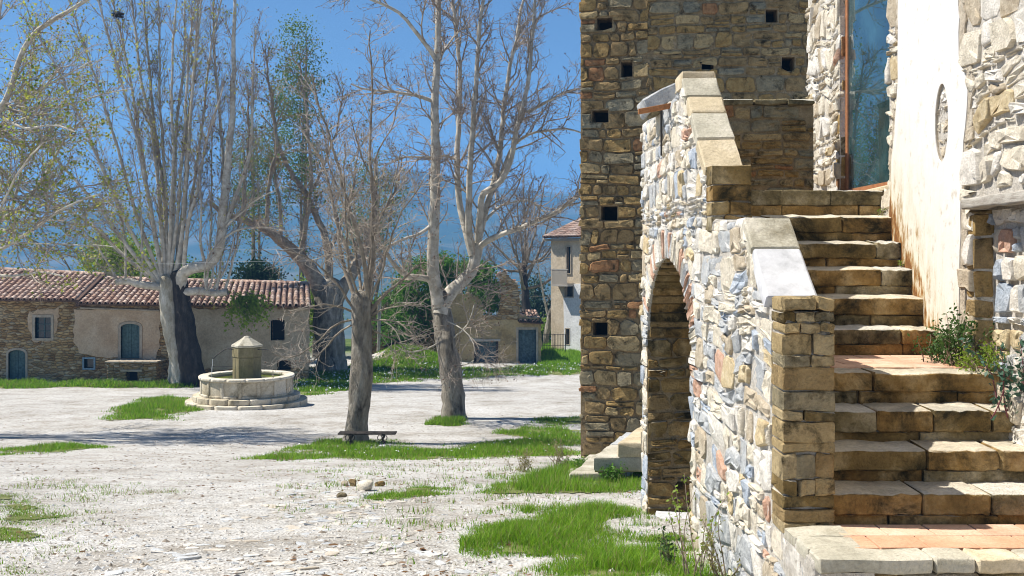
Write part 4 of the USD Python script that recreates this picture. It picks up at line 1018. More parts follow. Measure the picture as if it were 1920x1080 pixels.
# ================================================================== farmhouse on the left
FD = 58.0
def fp(x, y, d=FD): q = px(x, y, d); return (q[0], q[2])
mk('rubble_far', {
    'g': ('geometry', {}), 'mp': ('mapping', {'scale': (3.4, 3.4, 8.0)}),
    'w': ('noise_texture', {'scale': 1.5, 'detail': 3.0}), 'wm': ('mix_vector', {'fac': .12}),
    'v': ('voronoi_texture', {'scale': 1.0, 'randomness': .9}), 've': ('voronoi_texture', {'feature': 'distance_to_edge', 'scale': 1.0, 'randomness': .9}),
    's': ('separate_color', {}), 'r': ('rgb_ramp', {'ramp': [(0, (.21, .13, .055)), (.35, (.34, .235, .11)), (.6, (.42, .30, .145)), (.8, (.34, .28, .185)), (1, (.50, .40, .25))]}),
    're': ('rgb_ramp', {'ramp': [(0, (.30, .23, .15)), (.09, (1, 1, 1))]}), 'mx': ('mix_color', {'blend_type': 'multiply', 'fac': .7}),
    'n': ('noise_texture', {'scale': .5, 'detail': 6.0, 'roughness': .65}), 'rn': ('rgb_ramp', {'ramp': [(.3, (.65, .6, .52)), (.6, (1.1, 1.05, 1))]}), 'my': ('mix_color', {'blend_type': 'multiply', 'fac': .8, 'use_clamp': False}),
    'h': ('math', {'math_type': 'minimum', 'value2': .25}), 'b': ('bump', {'strength': 1.0, 'distance': .25}), 'p': ('principled_bsdf', {'roughness': .95, 'specular_ior_level': .15})},
   [('g.position', 'mp.vector'), ('mp.vector', 'w.vector'), ('mp.vector', 'wm.a'), ('w.color', 'wm.b'), ('wm.result', 'v.vector'), ('wm.result', 've.vector'), ('v.color', 's.color'), ('s.r', 'r.fac'),
    ('ve.distance', 're.fac'), ('r.color', 'mx.a'), ('re.color', 'mx.b'), ('g.position', 'n.vector'), ('n.fac', 'rn.fac'), ('mx.result', 'my.a'), ('rn.color', 'my.b'), ('my.result', 'p.base_color'),
    ('ve.distance', 'h.value1'), ('h.value', 'b.height'), ('b.normal', 'p.normal')])
rock('plaster_pink', ((.33, .23, .14), (.43, .32, .21), (.49, .39, .28)), scale=.9, bump=.6, dist=.04, fine=12)
rock('plaster_grey', ((.26, .21, .135), (.36, .30, .205), (.43, .37, .27)), scale=.7, bump=.5, dist=.04, fine=10)
rock('frame_stone', ((.24, .20, .145), (.34, .29, .22), (.41, .36, .285)), scale=3, bump=.5, dist=.03)
plain('door_green', (.055, .10, .10), .6, var=.4, scale=8)
plain('door_blue', (.06, .095, .105), .6, var=.4, scale=8)
plain('frame_blue', (.16, .24, .30), .6)
mk('window_glass', {'p': ('principled_bsdf', {'base_color': (.02, .03, .035), 'roughness': .12, 'specular_ior_level': .5})}, [])
TILEM = []
for i, c in enumerate([(.37, .245, .18), (.44, .31, .24), (.31, .21, .165), (.50, .39, .32), (.40, .30, .245)]):
    rock(f'roof_tile_look_{"abcde"[i]}', (tuple(x * .6 for x in c), c, tuple(min(.7, x * 1.25) for x in c)), scale=4.0, bump=.4, dist=.02, fine=20); TILEM.append(f'roof_tile_look_{"abcde"[i]}')
plain('roof_gap', (.09, .055, .04), .95)
fm = thing('farmhouse', 'long low stone farmhouse with pink clay tile roof and arched green doors', 'house', (-19.5, FD, -6.8))
ff = Frame(A(0, FD, 0), A(1, 0, 0), Z3, A(0, -1, 0))
def rect(x0, x1, y0, y1, d=FD): a, b = fp(x0, y1, d), fp(x1, y0, d); return sbox(a[0], a[1], b[0], b[1])
def arched(x0, x1, y0, y1, rise, d=FD):
    a, b = fp(x0, y1, d), fp(x1, y0, d); r = rise / FPX * d
    t = np.linspace(0, math.pi, 9); cx = (a[0] + b[0]) / 2; hw = (b[0] - a[0]) / 2
    return Polygon([(a[0], a[1]), (b[0], a[1])] + [(cx + hw * math.cos(u), b[1] - r + r * math.sin(u)) for u in t])
op_door = arched(227, 262, 607, 672, 6); op_low = arched(16, 48, 656, 722, 8); op_win = rect(66, 96, 595, 634); op_small = rect(158, 176, 673, 690)
op_right = rect(508, 534, 600, 638); op_cel = rect(520, 545, 676, 694)
ops = [op_door, op_low, op_win, op_small, op_right, op_cel]
WX0, WX1, WXM = -32.0, fp(577, 0)[0], fp(151, 0)[0]
wallp = Polygon([(WX0, -8.0), (WX1, -8.0), (WX1, fp(580, 574)[1]), (WXM, fp(151, 568)[1]), (WXM, fp(151, 562)[1]), (WX0, fp(0, 560)[1])])
hl = unary_union(ops)
obj('wall', extr(wallp.difference(hl), ff, -.5, 0), 'rubble_far', fm)
obj('wall', extr(sbox(.5, -8, 6.6, fp(580, 576)[1]), Frame(A(WX1 - .003, FD, 0), A(-.19, .982, 0), Z3, A(.982, .19, 0)), -.5, 0), 'plaster_grey', fm)
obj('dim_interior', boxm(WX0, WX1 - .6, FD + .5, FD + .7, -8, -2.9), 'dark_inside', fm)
rng = np.random.default_rng(91)
def ragged(pts, step, j, rng):
    out = []
    for p, q in zip(pts, pts[1:] + pts[:1]):
        n = max(1, int(math.dist(p, q) / step))
        for i in range(n): out.append((p[0] + (q[0] - p[0]) * i / n + rng.normal(0, j), p[1] + (q[1] - p[1]) * i / n + rng.normal(0, j)))
    return Polygon(out).buffer(0)
pk = ragged([fp(*p) for p in [(138, 580), (300, 582), (298, 640), (296, 672), (265, 676), (224, 672), (190, 668), (150, 662), (138, 640)]], .25, .05, rng)
pg = ragged([fp(*p) for p in [(352, 578), (460, 580), (578, 577), (579, 640), (579, 690), (480, 694), (400, 692), (366, 690), (358, 640)]], .3, .05, rng)
pm = ragged([fp(*p) for p in [(55, 582), (110, 578), (112, 592), (100, 640), (62, 640), (50, 600)]], .2, .06, rng)
fr_ = unary_union([o.buffer(.16) for o in ops])
obj('plaster', extr(pk.difference(fr_), ff, 0.002, .035), 'plaster_pink', fm); obj('plaster', extr(pg.difference(hl.buffer(.02)), ff, .002, .035), 'plaster_grey', fm); obj('plaster', extr(pm.difference(fr_), ff, .002, .025), 'plaster_pink', fm)
def opening(op, w, mat_leaf, double=True, frame='frame_stone', glass=False, bars=True):
    fpz = obj('window_frame' if glass else 'door_frame', extr(op.buffer(w, join_style=2).difference(op).difference(sbox(-99, -99, 99, op.bounds[1] - .001) if not glass else Polygon()), ff, -.25, .05), frame, fm)
    x0, z0, x1, z1 = op.bounds
    if mat_leaf is None: return
    if glass:
        obj('window_pane', extr(op.buffer(.02), ff, -.24, -.2), mat_leaf, fpz)
        if bars:
            m = (x0 + x1) / 2
            obj('glazing_bar', boxm(m - .025, m + .025, FD + .16, FD + .2, z0, z1, .004), 'door_green', fpz)
            for k in (1, 2): zz = z0 + (z1 - z0) * k / 3; obj('glazing_bar', boxm(x0, x1, FD + .163, FD + .197, zz - .02, zz + .02, .004), 'door_green', fpz)
    else:
        m = (x0 + x1) / 2; n = 3
        for s, e in ((x0, m - .008), (m + .008, x1)):
            for k in range(n):
                a, b = s + (e - s) * k / n, s + (e - s) * (k + 1) / n
                g = op.intersection(sbox(a + .002, z0, b - .002, z1))
                if not g.is_empty: obj('door_plank', extr(g, ff, -.2, -.15 + .008 * (k % 2)), mat_leaf, fpz)
opening(op_door, .14, 'door_green'); opening(op_low, .12, 'door_green')
opening(op_win, .14, 'window_glass', glass=True); opening(op_small, .09, 'window_glass', frame='frame_blue', glass=True, bars=False)
opening(op_right, .04, None, frame='plaster_grey', glass=True)
# porch with its slab and cellar hole
x0, z1 = fp(206, 679, 57.0); x1, zb = fp(297, 716, 57.0)
hx0, hz0 = fp(235, 713, 56.6); hx1, hz1 = fp(258, 697, 56.6)
pf = Frame(A(0, 56.6, 0), A(1, 0, 0), Z3, A(0, -1, 0))
hb = sbox(hx0, hz0 - .4, hx1, hz1)
obj('porch', extr(sbox(x0, -7.6, x1, z1).difference(hb), pf, -1.39, 0), 'rubble_far', fm)
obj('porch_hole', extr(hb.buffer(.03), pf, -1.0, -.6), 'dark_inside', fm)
nst = 7
for k in range(nst):
    a, b = x0 - .1 + (x1 - x0 + .2) * k / nst, x0 - .1 + (x1 - x0 + .2) * (k + 1) / nst
    obj('porch_slab', block(A(a + .01, 56.5, z1), A(b - a - .02, 0, 0), A(0, 1.49, 0), A(0, 0, .09), .015, 1), 'frame_stone', fm, smooth=True)
rng = np.random.default_rng(17)
st = masonry(sbox(x0, -7.3, x1, z1 - .01).difference(hb.buffer(.05)), (.10, .2), (.2, .5), .03, rng, warp=.05)
rest_parts(fm, lay(fm, st, pf, ['stone_tan', 'stone_tan_aged', 'stone_ochre_aged', 'stone_grey_aged'], rng, (.01, .04), limit=60, name='porch_stone'))
obj('porch_lintel', block(A(hx0 - .25, 56.53, hz1), A(hx1 - hx0 + .5, 0, 0), A(0, .2, 0), A(0, 0, .12), .015, 2), 'frame_stone', fm, smooth=True)
# eaves cornice and roof tiles
obj('cornice', block(A(WXM, FD - .12, fp(151, 579)[1]), A(fp(300, 0)[0] - WXM, 0, fp(300, 584)[1] - fp(151, 579)[1]), A(0, .14, 0), A(0, 0, .10), .02, 4), 'frame_stone', fm, smooth=True)
def half_tile(o, run, side, up, r0, r1, k=6):
    a = np.linspace(0, math.pi, k + 1)
    V = []
    for t, r in ((0, r0), (1, r1)):
        V.append(o + t * run + r * (np.cos(a)[:, None] * side + np.sin(a)[:, None] * up))
    for t, r in ((0, r0 - .02), (1, r1 - .02)):
        V.append(o + t * run + r * (np.cos(a)[:, None] * side + np.sin(a)[:, None] * up))
    V = np.vstack(V); n = k + 1; F = []
    for i in range(k):
        F += [(i, i + 1, n + i + 1), (i, n + i + 1, n + i)]
        F += [(i, 2 * n + i + 1, i + 1), (i, 2 * n + i, 2 * n + i + 1)]       # thickness at the lower end
    F = np.array(F)
    c = np.cross(V[F[0, 1]] - V[F[0, 0]], V[F[0, 2]] - V[F[0, 0]]); mid = V[F[0]].mean(0) - (o + .3 * run)
    return (V, F if np.dot(c, mid) > 0 else F[:, ::-1])
def roof(parent, e0, e1, r0, r1, pitch, exposure, seed, singles, mats=TILEM, rad=.125):
    """e0, e1: ends of the eaves; r0, r1: ends of the ridge"""
    rng = np.random.default_rng(seed)
    n = max(2, int(round(np.linalg.norm(e1 - e0) / pitch)))
    rest = {}; made = []
    deck = MB(); nrm = norm(np.cross(e1 - e0, r0 - e0)); nrm = nrm if nrm[2] > 0 else -nrm
    q = np.array([e0, e1, r1, r0]); deck.add(*orient(np.vstack([q - nrm * .01, q - nrm * .10]), np.array([[0, 1, 2], [0, 2, 3], [4, 6, 5], [4, 7, 6], [0, 4, 5], [0, 5, 1], [1, 5, 6], [1, 6, 2], [2, 6, 7], [2, 7, 3], [3, 7, 4], [3, 4, 0]])))
    obj('roof_deck', deck, 'roof_gap', parent)
    under = MB()
    for i in range(n):
        f = (i + .5) / n
        a, b = e0 + (e1 - e0) * f, r0 + (r1 - r0) * f
        L = np.linalg.norm(b - a); m = max(2, int(round(L / exposure))); run = (b - a) / L
        side = norm(e1 - e0)
        for j in range(m):
            o = a + run * (L * j / m - .06) + nrm * (.035 + rng.uniform(-.008, .012)) + side * rng.normal(0, .012)
            g = half_tile(o, run * (L / m + .07) - nrm * .03, norm(side + nrm * rng.normal(0, .05)), nrm, rad * rng.uniform(.92, 1.05), rad * .8)
            made.append((g, mats[rng.integers(len(mats))], j))
        g2 = e0 + (e1 - e0) * (i / n); h2 = r0 + (r1 - r0) * (i / n)
        under.add(*half_tile(g2 - run * .03 + nrm * .06, h2 - g2, side, -nrm, rad * .85, rad * .85, 4))
    obj('channel_tiles', under, mats[2], parent, smooth=True, kind='stuff')
    idx = rng.permutation(len(made)); sep = set(idx[:singles].tolist())
    for i, (g, m_, j) in enumerate(made):
        if i in sep: obj('roof_tile', g, m_, parent, smooth=True)
        else: rest.setdefault(m_, MB()).add(*g)
    for m_, mb in rest.items(): obj('roof_tiles', mb, m_, parent, smooth=True, kind='stuff')
def rz(x, y, d): return (HY - y) / FPX * d
EV, RG = FD - .45, FD + 3.4
def X_(x): return (x - CX) / FPX * FD
roof(fm, A(WX0, EV, rz(0, 560, EV)), A(X_(149), EV, rz(0, 563, EV)), A(WX0, RG, rz(0, 505, RG)), A(X_(149), RG, rz(0, 514, RG)), .33, .40, 3, 100)
roof(fm, A(X_(153), EV, rz(0, 569, EV)), A((584 - CX) / FPX * EV, EV, rz(0, 574, EV)), A(X_(153), RG, rz(0, 521, RG)), A((580 - CX) / FPX * RG, RG, rz(0, 531, RG)), .33, .40, 4, 190)
# ridge tiles and the step between the two roofs
rng = np.random.default_rng(6)
for (xa, ya, xb, yb) in ((-90, 503, 149, 514), (153, 521, 584, 531)):
    a, b = A(X_(xa), RG, rz(0, ya, RG)), A(X_(xb) if xb < 300 else (580 - CX) / FPX * RG, RG, rz(0, yb, RG)); n = int(np.linalg.norm(b - a) / .42)
    for i in range(n):
        o = a + (b - a) * i / n
        obj('ridge_tile', half_tile(o + A(0, 0, -.03), (b - a) / n * 1.08, A(0, 1, 0), Z3, .15, .13), TILEM[rng.integers(5)], fm, smooth=True)
obj('gable_step', extr(Polygon([(EV, rz(0, 575, EV)), (RG, rz(0, 524, RG)), (RG, rz(0, 512, RG)), (EV, rz(0, 562, EV))]), Frame(A(X_(151), 0, 0), A(0, 1, 0), Z3, A(1, 0, 0)), -.09, .09), 'roof_gap', fm)
bk_ = MB()
for (xa, ya, xb, yb) in ((-90, 504, 149, 515), (153, 522, 584, 532)):
    X9 = X_(xb) if xb < 300 else (578 - CX) / FPX * RG
    q = np.array([A(X_(xa), RG, rz(0, ya, RG)), A(X9, RG, rz(0, yb, RG)), A(X9 - (.7 if xb > 300 else 0), RG + 4, rz(0, yb, RG) - 1.7), A(X_(xa), RG + 4, rz(0, ya, RG) - 1.7)])
    bk_.add(np.vstack([q, q - A(0, 0, .1)]), np.array([[0, 1, 2], [0, 2, 3], [4, 6, 5], [4, 7, 6], [0, 4, 5], [0, 5, 1], [2, 6, 7], [2, 7, 3]]))
obj('rear_roof', bk_, TILEM[2], fm)
# gable triangle at the right end
obj('gable_wall', extr(Polygon([(FD, -3.3), (FD + 7, -3.3), (FD + 7, rz(0, 575, EV)), (RG, rz(0, 536, RG)), (FD, rz(0, 576, EV))]), Frame(A(WX1 - .03 + .194 * FD, 0, 0), A(-.194, 1, 0), Z3, norm(A(1, .194, 0))), -.4, 0), 'plaster_grey', fm)

# ================================================================== ruined house
RD = 68.0
rn = thing('ruined_house', 'roofless crumbling house front with two dark doors behind the plane tree', 'house', (-1.0, RD, -6.85))
def rp(x, y): q = px(x, y, RD); return (q[0], q[2])
rock('ruin_plaster', ((.23, .155, .065), (.37, .27, .13), (.47, .37, .21)), scale=.8, bump=.8, dist=.06, fine=9, moss=(.12, .10, .07), moss_amt=.4)
fr2 = Frame(A(0, RD, 0), A(1, 0, 0), Z3, A(0, -1, 0))
rng = np.random.default_rng(44)
top = [(846, 690), (846, 560), (858, 551), (880, 553), (896, 556), (903, 566), (905, 591), (930, 591), (938, 575), (941, 551), (936, 530), (931, 513), (944, 506), (956, 520), (972, 535), (974, 588), (1014, 601), (1017, 690)]
rw = ragged([rp(*p) for p in top], .3, .05, rng).buffer(0)
d1o, d2o = sbox(*rp(893, 700), *rp(930, 640)), sbox(*rp(972, 700), *rp(1005, 618))
wno = sbox(*rp(884, 586), *rp(896, 562)) if False else Polygon()
obj('wall', extr(rw.difference(unary_union([d1o, d2o])), fr2, -.55, 0), 'ruin_plaster', rn)
bp = ragged([rp(*p) for p in [(850, 660), (872, 632), (880, 600), (902, 600), (970, 604), (1010, 608), (1012, 640), (1008, 612), (968, 614), (966, 660), (940, 676), (934, 640), (890, 634), (888, 680), (852, 684)]], .3, .05, rng)
obj('bare_masonry', extr(rw.intersection(sbox(*rp(905, 600), *rp(974, 505))).buffer(-.02), fr2, 0, .05), 'rubble_far', rn)
for o, dx in ((d1o, 0), (d2o, 0)):
    x0, z0, x1, z1 = o.bounds
    dfp = obj('door_frame', extr(o.buffer(.14, join_style=2).difference(o).difference(sbox(-50, -50, 50, -7.3)), fr2, -.3, .04), 'frame_stone' if o is d2o else 'dark_bark', rn)
    n = 5
    for k in range(n):
        a, b = x0 + (x1 - x0) * k / n, x0 + (x1 - x0) * (k + 1) / n
        obj('door_plank', boxm(a + .002, b - .002, RD + .2, RD + .25 - .012 * (k % 2), -7.3, z1, .006), 'door_blue', dfp)
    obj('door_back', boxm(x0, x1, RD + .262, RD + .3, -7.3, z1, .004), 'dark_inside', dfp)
obj('wooden_lintel', block(A(rp(880, 0)[0], RD - .06, rp(0, 640)[1]), A(rp(938, 0)[0] - rp(880, 0)[0], 0, 0), A(0, .3, 0), A(0, 0, .16), .02, 4, rng, .015), 'old_wood', rn, smooth=True)
# loose stones and bricks along the broken crest
ex = np.array(rw.exterior.coords)
for i in range(len(ex) - 1):
    p, q = ex[i], ex[i + 1]
    if p[1] > rp(0, 600)[1]:
        for k in range(2):
            c = p + (q - p) * rng.random(); s = rng.uniform(.12, .26)
            obj('crest_stone', block(A(c[0] - s / 2, RD + rng.uniform(-.05, .3), c[1] - .06), A(s, 0, rng.normal(0, .05)), A(0, s * .8, 0), A(0, 0, s * .6), .02, 1, rng, .02), 'stone_brick' if rng.random() < .35 else ['stone_tan', 'stone_tan_aged', 'stone_cream'][rng.integers(3)], rn, smooth=True)
# side and rear walls of the ruin
sw = ragged([(RD + .55, -7.4), (RD + 8, -7.4), (RD + 8, -4.9), (RD + 5, -4.6), (RD + 2, -4.4), (RD + .55, -4.2)], .5, .1, rng)
obj('wall', extr(sw, Frame(A(rp(1015, 0)[0] - .3, 0, 0), A(0, 1, 0), Z3, A(1, 0, 0)), -.25, .25), 'rubble_far', rn)
obj('wall', extr(ragged([rp(*p) for p in [(640, 695), (640, 640), (662, 628), (672, 575), (700, 556), (722, 548), (745, 540), (790, 552), (846, 548), (846, 690)]], .4, .08, rng), Frame(A(0, RD + 4.2, 0), A(1, 0, 0), Z3, A(0, -1, 0)), -.5, 0), 'rubble_far', rn)
obj('wall', extr(sbox(RD + .5, -7.4, RD + 8, -3.0), Frame(A(rp(846, 0)[0] + .3, 0, 0), A(0, 1, 0), Z3, A(1, 0, 0)), -.25, .25), 'rubble_far', rn)
# lean-to roof over the right door
roof(rn, A(rp(973, 0)[0], RD - .25, rp(0, 602)[1]), A(rp(1019, 0)[0], RD - .25, rp(0, 605)[1]), A(rp(974, 0)[0], RD + 1.6, rp(0, 584)[1]), A(rp(1006, 0)[0], RD + 1.6, rp(0, 585)[1]), .26, .36, 8, 30, mats=['roof_gap', 'roof_tile_look_c', 'dark_bark'], rad=.10)
# pale post and rafters left standing
obj('post', block(A(*px(706, 690, 67.0)), A(.18, 0, .0), A(0, .18, 0), px(709, 565, 67.0) - px(706, 690, 67.0), .02, 5, rng, .02), 'limb_bark', rn, smooth=True)
for (xa, ya, xb, yb) in [(720, 650, 800, 622), (760, 655, 835, 610), (705, 612, 760, 600)]:
    a, b = px(xa, ya, 69.5), px(xb, yb, 70.5); obj('fallen_beam', tube([a, b], .09, 6), 'dark_bark', rn, smooth=True)
# ivy
def ivy(name, label, blobs, n, seed, size=.17, mat='leaf_ivy', nclump=90, clump=.32):
    rng = np.random.default_rng(seed)
    bl = []
    for (x, y, d, rx, ry) in blobs:
        c = px(x, y, d); s = d / FPX; bl.append((*c, rx * s, ry * s))
    t = thing(name, label, 'ivy', (bl[0][0], bl[0][1], bl[0][2] - bl[0][4]))
    obj('leaves', leaf_cloud(bl, n, size, rng, clump, nclump), mat, t)
    st = MB()
    for b in bl:
        for _ in range(5):
            p = A(b[0] + rng.normal(0, b[3] * .4), b[1] + .2, b[2] - b[4]); st.add(*tube(branch(p, A(0, 0, 1), b[4] * 1.6, rng, 6, .25, .2), np.linspace(.04, .01, 7), 4))
    obj('stems', st, 'brown_limb', t, smooth=True)
ivy('ivy', 'thick bright green ivy mound behind the forked plane trunk', [(790, 540, 69.5, 48, 50), (770, 600, 69.5, 36, 40), (820, 500, 70, 40, 26), (840, 530, 70.5, 34, 30), (760, 560, 70, 26, 26), (735, 615, 70.5, 26, 34), (725, 570, 71, 16, 22)], 17000, 1, nclump=170)
ivy('ivy', 'ivy cascading over the broken window of the ruined house', [(905, 530, 68.9, 32, 36), (925, 555, 68.6, 16, 26), (890, 505, 69.2, 24, 20), (912, 570, 68.7, 18, 16)], 8000, 2, nclump=90)
# rubble heap
hp = thing('rubble_heap', 'heap of fallen stones overgrown with grass left of the forked trunk', 'rubble heap', (-6.9, 66.5, -6.8))
rng = np.random.default_rng(12); rest = MB()
k = 0
for _ in range(420):
    X, Y = -6.9 + rng.normal(0, 1.25), 66.3 - abs(rng.normal(0, 1.0))
    s = rng.uniform(.09, .3); z = float(zt(X, Y))
    a = rng.normal(0, 1, 3); a = norm(a * A(1, 1, .3)) * s; b_ = norm(np.cross(a, A(.1, .2, 1))) * s * rng.uniform(.5, .9); c = norm(np.cross(a, b_)) * s * rng.uniform(.35, .6)
    g = block(A(X, Y, z - .05), a, b_, c, .03, 1, rng, .015)
    if k < 200: obj('fallen_stone', g, ['stone_cream', 'stone_tan', 'stone_grey', 'stone_brick', 'stone_white'][rng.choice(5, p=[.3, .3, .2, .08, .12])], hp, smooth=True); k += 1
    else: rest.add(*g)
obj('small_stones', rest, 'stone_tan', hp, smooth=True, kind='stuff')

# ================================================================== pale house on the right
hd = 77.0
ph = thing('pale_house', 'tall pale house with white lower wall and wooden balcony beside the tower', 'house', (3.2, hd, -6.9))
ca = math.radians(38)
O = px(1033, 480, hd); Uh = A(math.cos(ca), -math.sin(ca), 0); Nh = A(-math.sin(ca), -math.cos(ca), 0)
fh = Frame(O, Uh, Z3, Nh)
def hu(x, y):
    k = (x - CX) / FPX; t = (O[1] * k - O[0]) / (Uh[0] - Uh[1] * k); d = O[1] + t * Uh[1]; return (t, (HY - y) / FPX * d)
rock('house_tan', ((.42, .34, .23), (.52, .43, .31), (.58, .50, .38)), scale=1.2, bump=.6, dist=.05, fine=9)
rock('house_white', ((.58, .58, .57), (.66, .66, .65), (.72, .72, .71)), scale=1.2, bump=.3, dist=.03, fine=9)
def hrect(x0, x1, y0, y1): a, b = hu(x0, y1), hu(x1, y0); return sbox(min(a[0], b[0]), min(a[1], b[1]), max(a[0], b[0]), max(a[1], b[1]))
wins = [hrect(1063, 1070, 463, 512), hrect(1060, 1075, 532, 556), hrect(1062, 1068, 617, 645)]
body = sbox(0, -8.5, 6.0, hu(1033, 447)[1])
wu = unary_union(wins)
obj('wall', extr(body.difference(wu), fh, -.5, 0), 'house_tan', ph)
obj('house_body', extr(sbox(.02, -8.5, 5.98, hu(1033, 447)[1] - .02), fh, -6, -.5), 'house_tan', ph)
wp_ = Polygon([hu(1058, 655), hu(1058, 600), hu(1057, 560), hu(1059, 532), (6.0, hu(1059, 530)[1]), (6.0, -8.4), (hu(1058, 0)[0], -8.4)])
obj('white_plaster_coat', extr(wp_.buffer(0).difference(wu.buffer(.03)), fh, .002, .05), 'house_white', ph)
for w_ in wins:
    wfp = obj('window_frame', extr(w_.buffer(.07, join_style=2).difference(w_), fh, -.2, .07), 'frame_stone', ph)
    obj('window_pane', extr(w_, fh, -.3, -.25), 'window_glass', wfp)
# roof with overhang
e0, e1 = fh([[-.35, hu(1030, 444)[1]]], .45)[0], fh([[6.2, hu(1030, 444)[1]]], .45)[0]
r0, r1 = fh([[-.35, hu(1030, 444)[1] + 1.5]], -3)[0], fh([[6.2, hu(1030, 444)[1] + 1.5]], -3)[0]
roof(ph, e0, e1, r0 + Uh * 1.2, r1, .26, .38, 9, 60, rad=.10)
obj('eaves_board', extr(sbox(-.3, hu(1033, 452)[1], 6.1, hu(1033, 447)[1] - .05), fh, -.2, .35), 'frame_stone', ph)
bl_ = hu(1046, 536); br_ = hu(1074, 506)
bfp = obj('balcony_floor', extr(sbox(bl_[0], bl_[1], br_[0] + .1, bl_[1] + .12), fh, 0, .8), 'old_wood', ph)
n = 16
for k in range(n + 1):
    u = bl_[0] + (br_[0] - bl_[0]) * k / n
    obj('baluster', extr(sbox(u - .022, bl_[1] + .12, u + .022, br_[1]), fh, .72, .76), 'old_wood', bfp)
obj('handrail', extr(sbox(bl_[0] - .05, br_[1], br_[0] + .1, br_[1] + .07), fh, .70, .78), 'old_wood', bfp)
for u in (bl_[0] + .03, ):
    obj('side_rail', extr(sbox(u - .03, br_[1] - .02, u + .03, br_[1] + .05), fh, .0, .7), 'old_wood', bfp)
# iron railing in front of it
rl = thing('iron_railing', 'dark iron railing on the grass below the pale house', 'railing', px(1048, 650, 75.0))
for k in range(15):
    x = 1018 + 42 * k / 14; q = px(x, 626, 75.0); zg = float(zt(q[0], 75.0))
    obj('railing_bar', tube([A(q[0], 75, zg), A(q[0], 75, q[2])], .014 if k % 7 else .035, 5), 'iron', rl)
for y in (627, 648):
    obj('railing_rail', tube([px(1018, y, 75.0), px(1060, y, 75.0)], .018, 5), 'iron', rl)
# ================================================================== fountain
FC = A((463 - CX) / FPX * 44.0, 44.0, -6.04)
fo = thing('fountain', 'round stone fountain basin with capped six sided column in its middle', 'fountain', FC)
rock('fountain_stone', ((.34, .29, .20), (.48, .42, .31), (.56, .51, .41)), scale=1.6, bump=.5, dist=.03, fine=18, moss=(.13, .11, .06), moss_amt=.36)
rock('fountain_stone_pale', ((.42, .38, .29), (.54, .49, .39), (.60, .56, .48)), scale=1.8, bump=.4, dist=.03, fine=18, moss=(.16, .13, .08), moss_amt=.25)
rock('fountain_stone_dark', ((.12, .10, .055), (.20, .17, .09), (.32, .27, .17)), scale=1.6, bump=.5, dist=.03, fine=18, moss=(.07, .08, .03), moss_amt=.5, stretch=(1, 1, .4))
def arc_block(c, r0, r1, a0, a1, z0, z1, gap=.003, bev=.015, k=6, rng=None):
    """stone of a ring, chamfered"""
    ga = gap / r1; a = np.linspace(a0 + ga, a1 - ga, k + 1)
    sec = A([r0 + bev, z0], [r1 - bev, z0], [r1, z0 + bev], [r1, z1 - bev], [r1 - bev, z1], [r0 + bev, z1], [r0, z1 - bev], [r0, z0 + bev])
    j = rng.normal(0, .002, 2) if rng is not None else A(0, 0)
    V = np.vstack([c + np.c_[(sec[:, 0] + j[0]) * math.cos(t), (sec[:, 0] + j[0]) * math.sin(t), sec[:, 1] + j[1]] for t in a])
    F = []
    for i in range(k):
        for q in range(8): p, r, s, t = i * 8 + q, i * 8 + (q + 1) % 8, (i + 1) * 8 + (q + 1) % 8, (i + 1) * 8 + q; F += [(p, r, s), (p, s, t)]
    for q in range(1, 7): F += [(0, q + 1, q), (k * 8, k * 8 + q, k * 8 + q + 1)]
    return orient(V, np.array(F))
rng = np.random.default_rng(3)
n = 16; W = 2 * math.pi / n
fm_ = ['fountain_stone', 'fountain_stone_pale', 'fountain_stone']
for i in range(n):
    a = i * W + .1
    obj('base_step_stone', arc_block(FC, 1.8, 2.45, a, a + W, -.2, .15, rng=rng, bev=.018), fm_[rng.integers(3)], fo, smooth=True)
    obj('base_step_stone', arc_block(FC, 1.7, 2.16, a + W / 2, a + W * 1.5, .15, .37, rng=rng, bev=.018), fm_[rng.integers(3)], fo, smooth=True)
    obj('basin_panel', arc_block(FC, 1.60, 1.85, a, a + W, .37, 1.03, rng=rng, gap=.005), fm_[rng.integers(3)], fo, smooth=True)
    obj('basin_pilaster', arc_block(FC, 1.80, 1.885, a - .035, a + .035, .38, 1.02, gap=.0, k=1), fm_[rng.integers(3)], fo, smooth=True)
    obj('basin_plinth', arc_block(FC, 1.82, 1.895, a + .04, a + W - .04, .37, .47, gap=.004, k=3), fm_[rng.integers(3)], fo, smooth=True)
    obj('rim_stone', arc_block(FC, 1.52, 1.93, a + W * .3, a + W * 1.3, 1.03, 1.15, rng=rng, bev=.025), 'fountain_stone_pale', fo, smooth=True)
mk('fountain_water', {'g': ('geometry', {}), 'n': ('noise_texture', {'scale': 1.6, 'detail': 5.0, 'roughness': .7}), 'r': ('rgb_ramp', {'ramp': [(.38, (.035, .045, .02)), (.55, (.16, .19, .03)), (.7, (.24, .26, .05))]}),
    'n2': ('noise_texture', {'scale': 9.0}), 'b': ('bump', {'strength': .15, 'distance': .02}), 'p': ('principled_bsdf', {'roughness': .08, 'specular_ior_level': .5})},
    [('g.position', 'n.vector'), ('n.fac', 'r.fac'), ('r.color', 'p.base_color'), ('g.position', 'n2.vector'), ('n2.fac', 'b.height'), ('b.normal', 'p.normal')])
cyl = trimesh.creation.cylinder(radius=1.62, height=.1, sections=48); cyl.apply_translation(FC + A(0, 0, .93))
obj('water', cyl, 'fountain_water', fo)
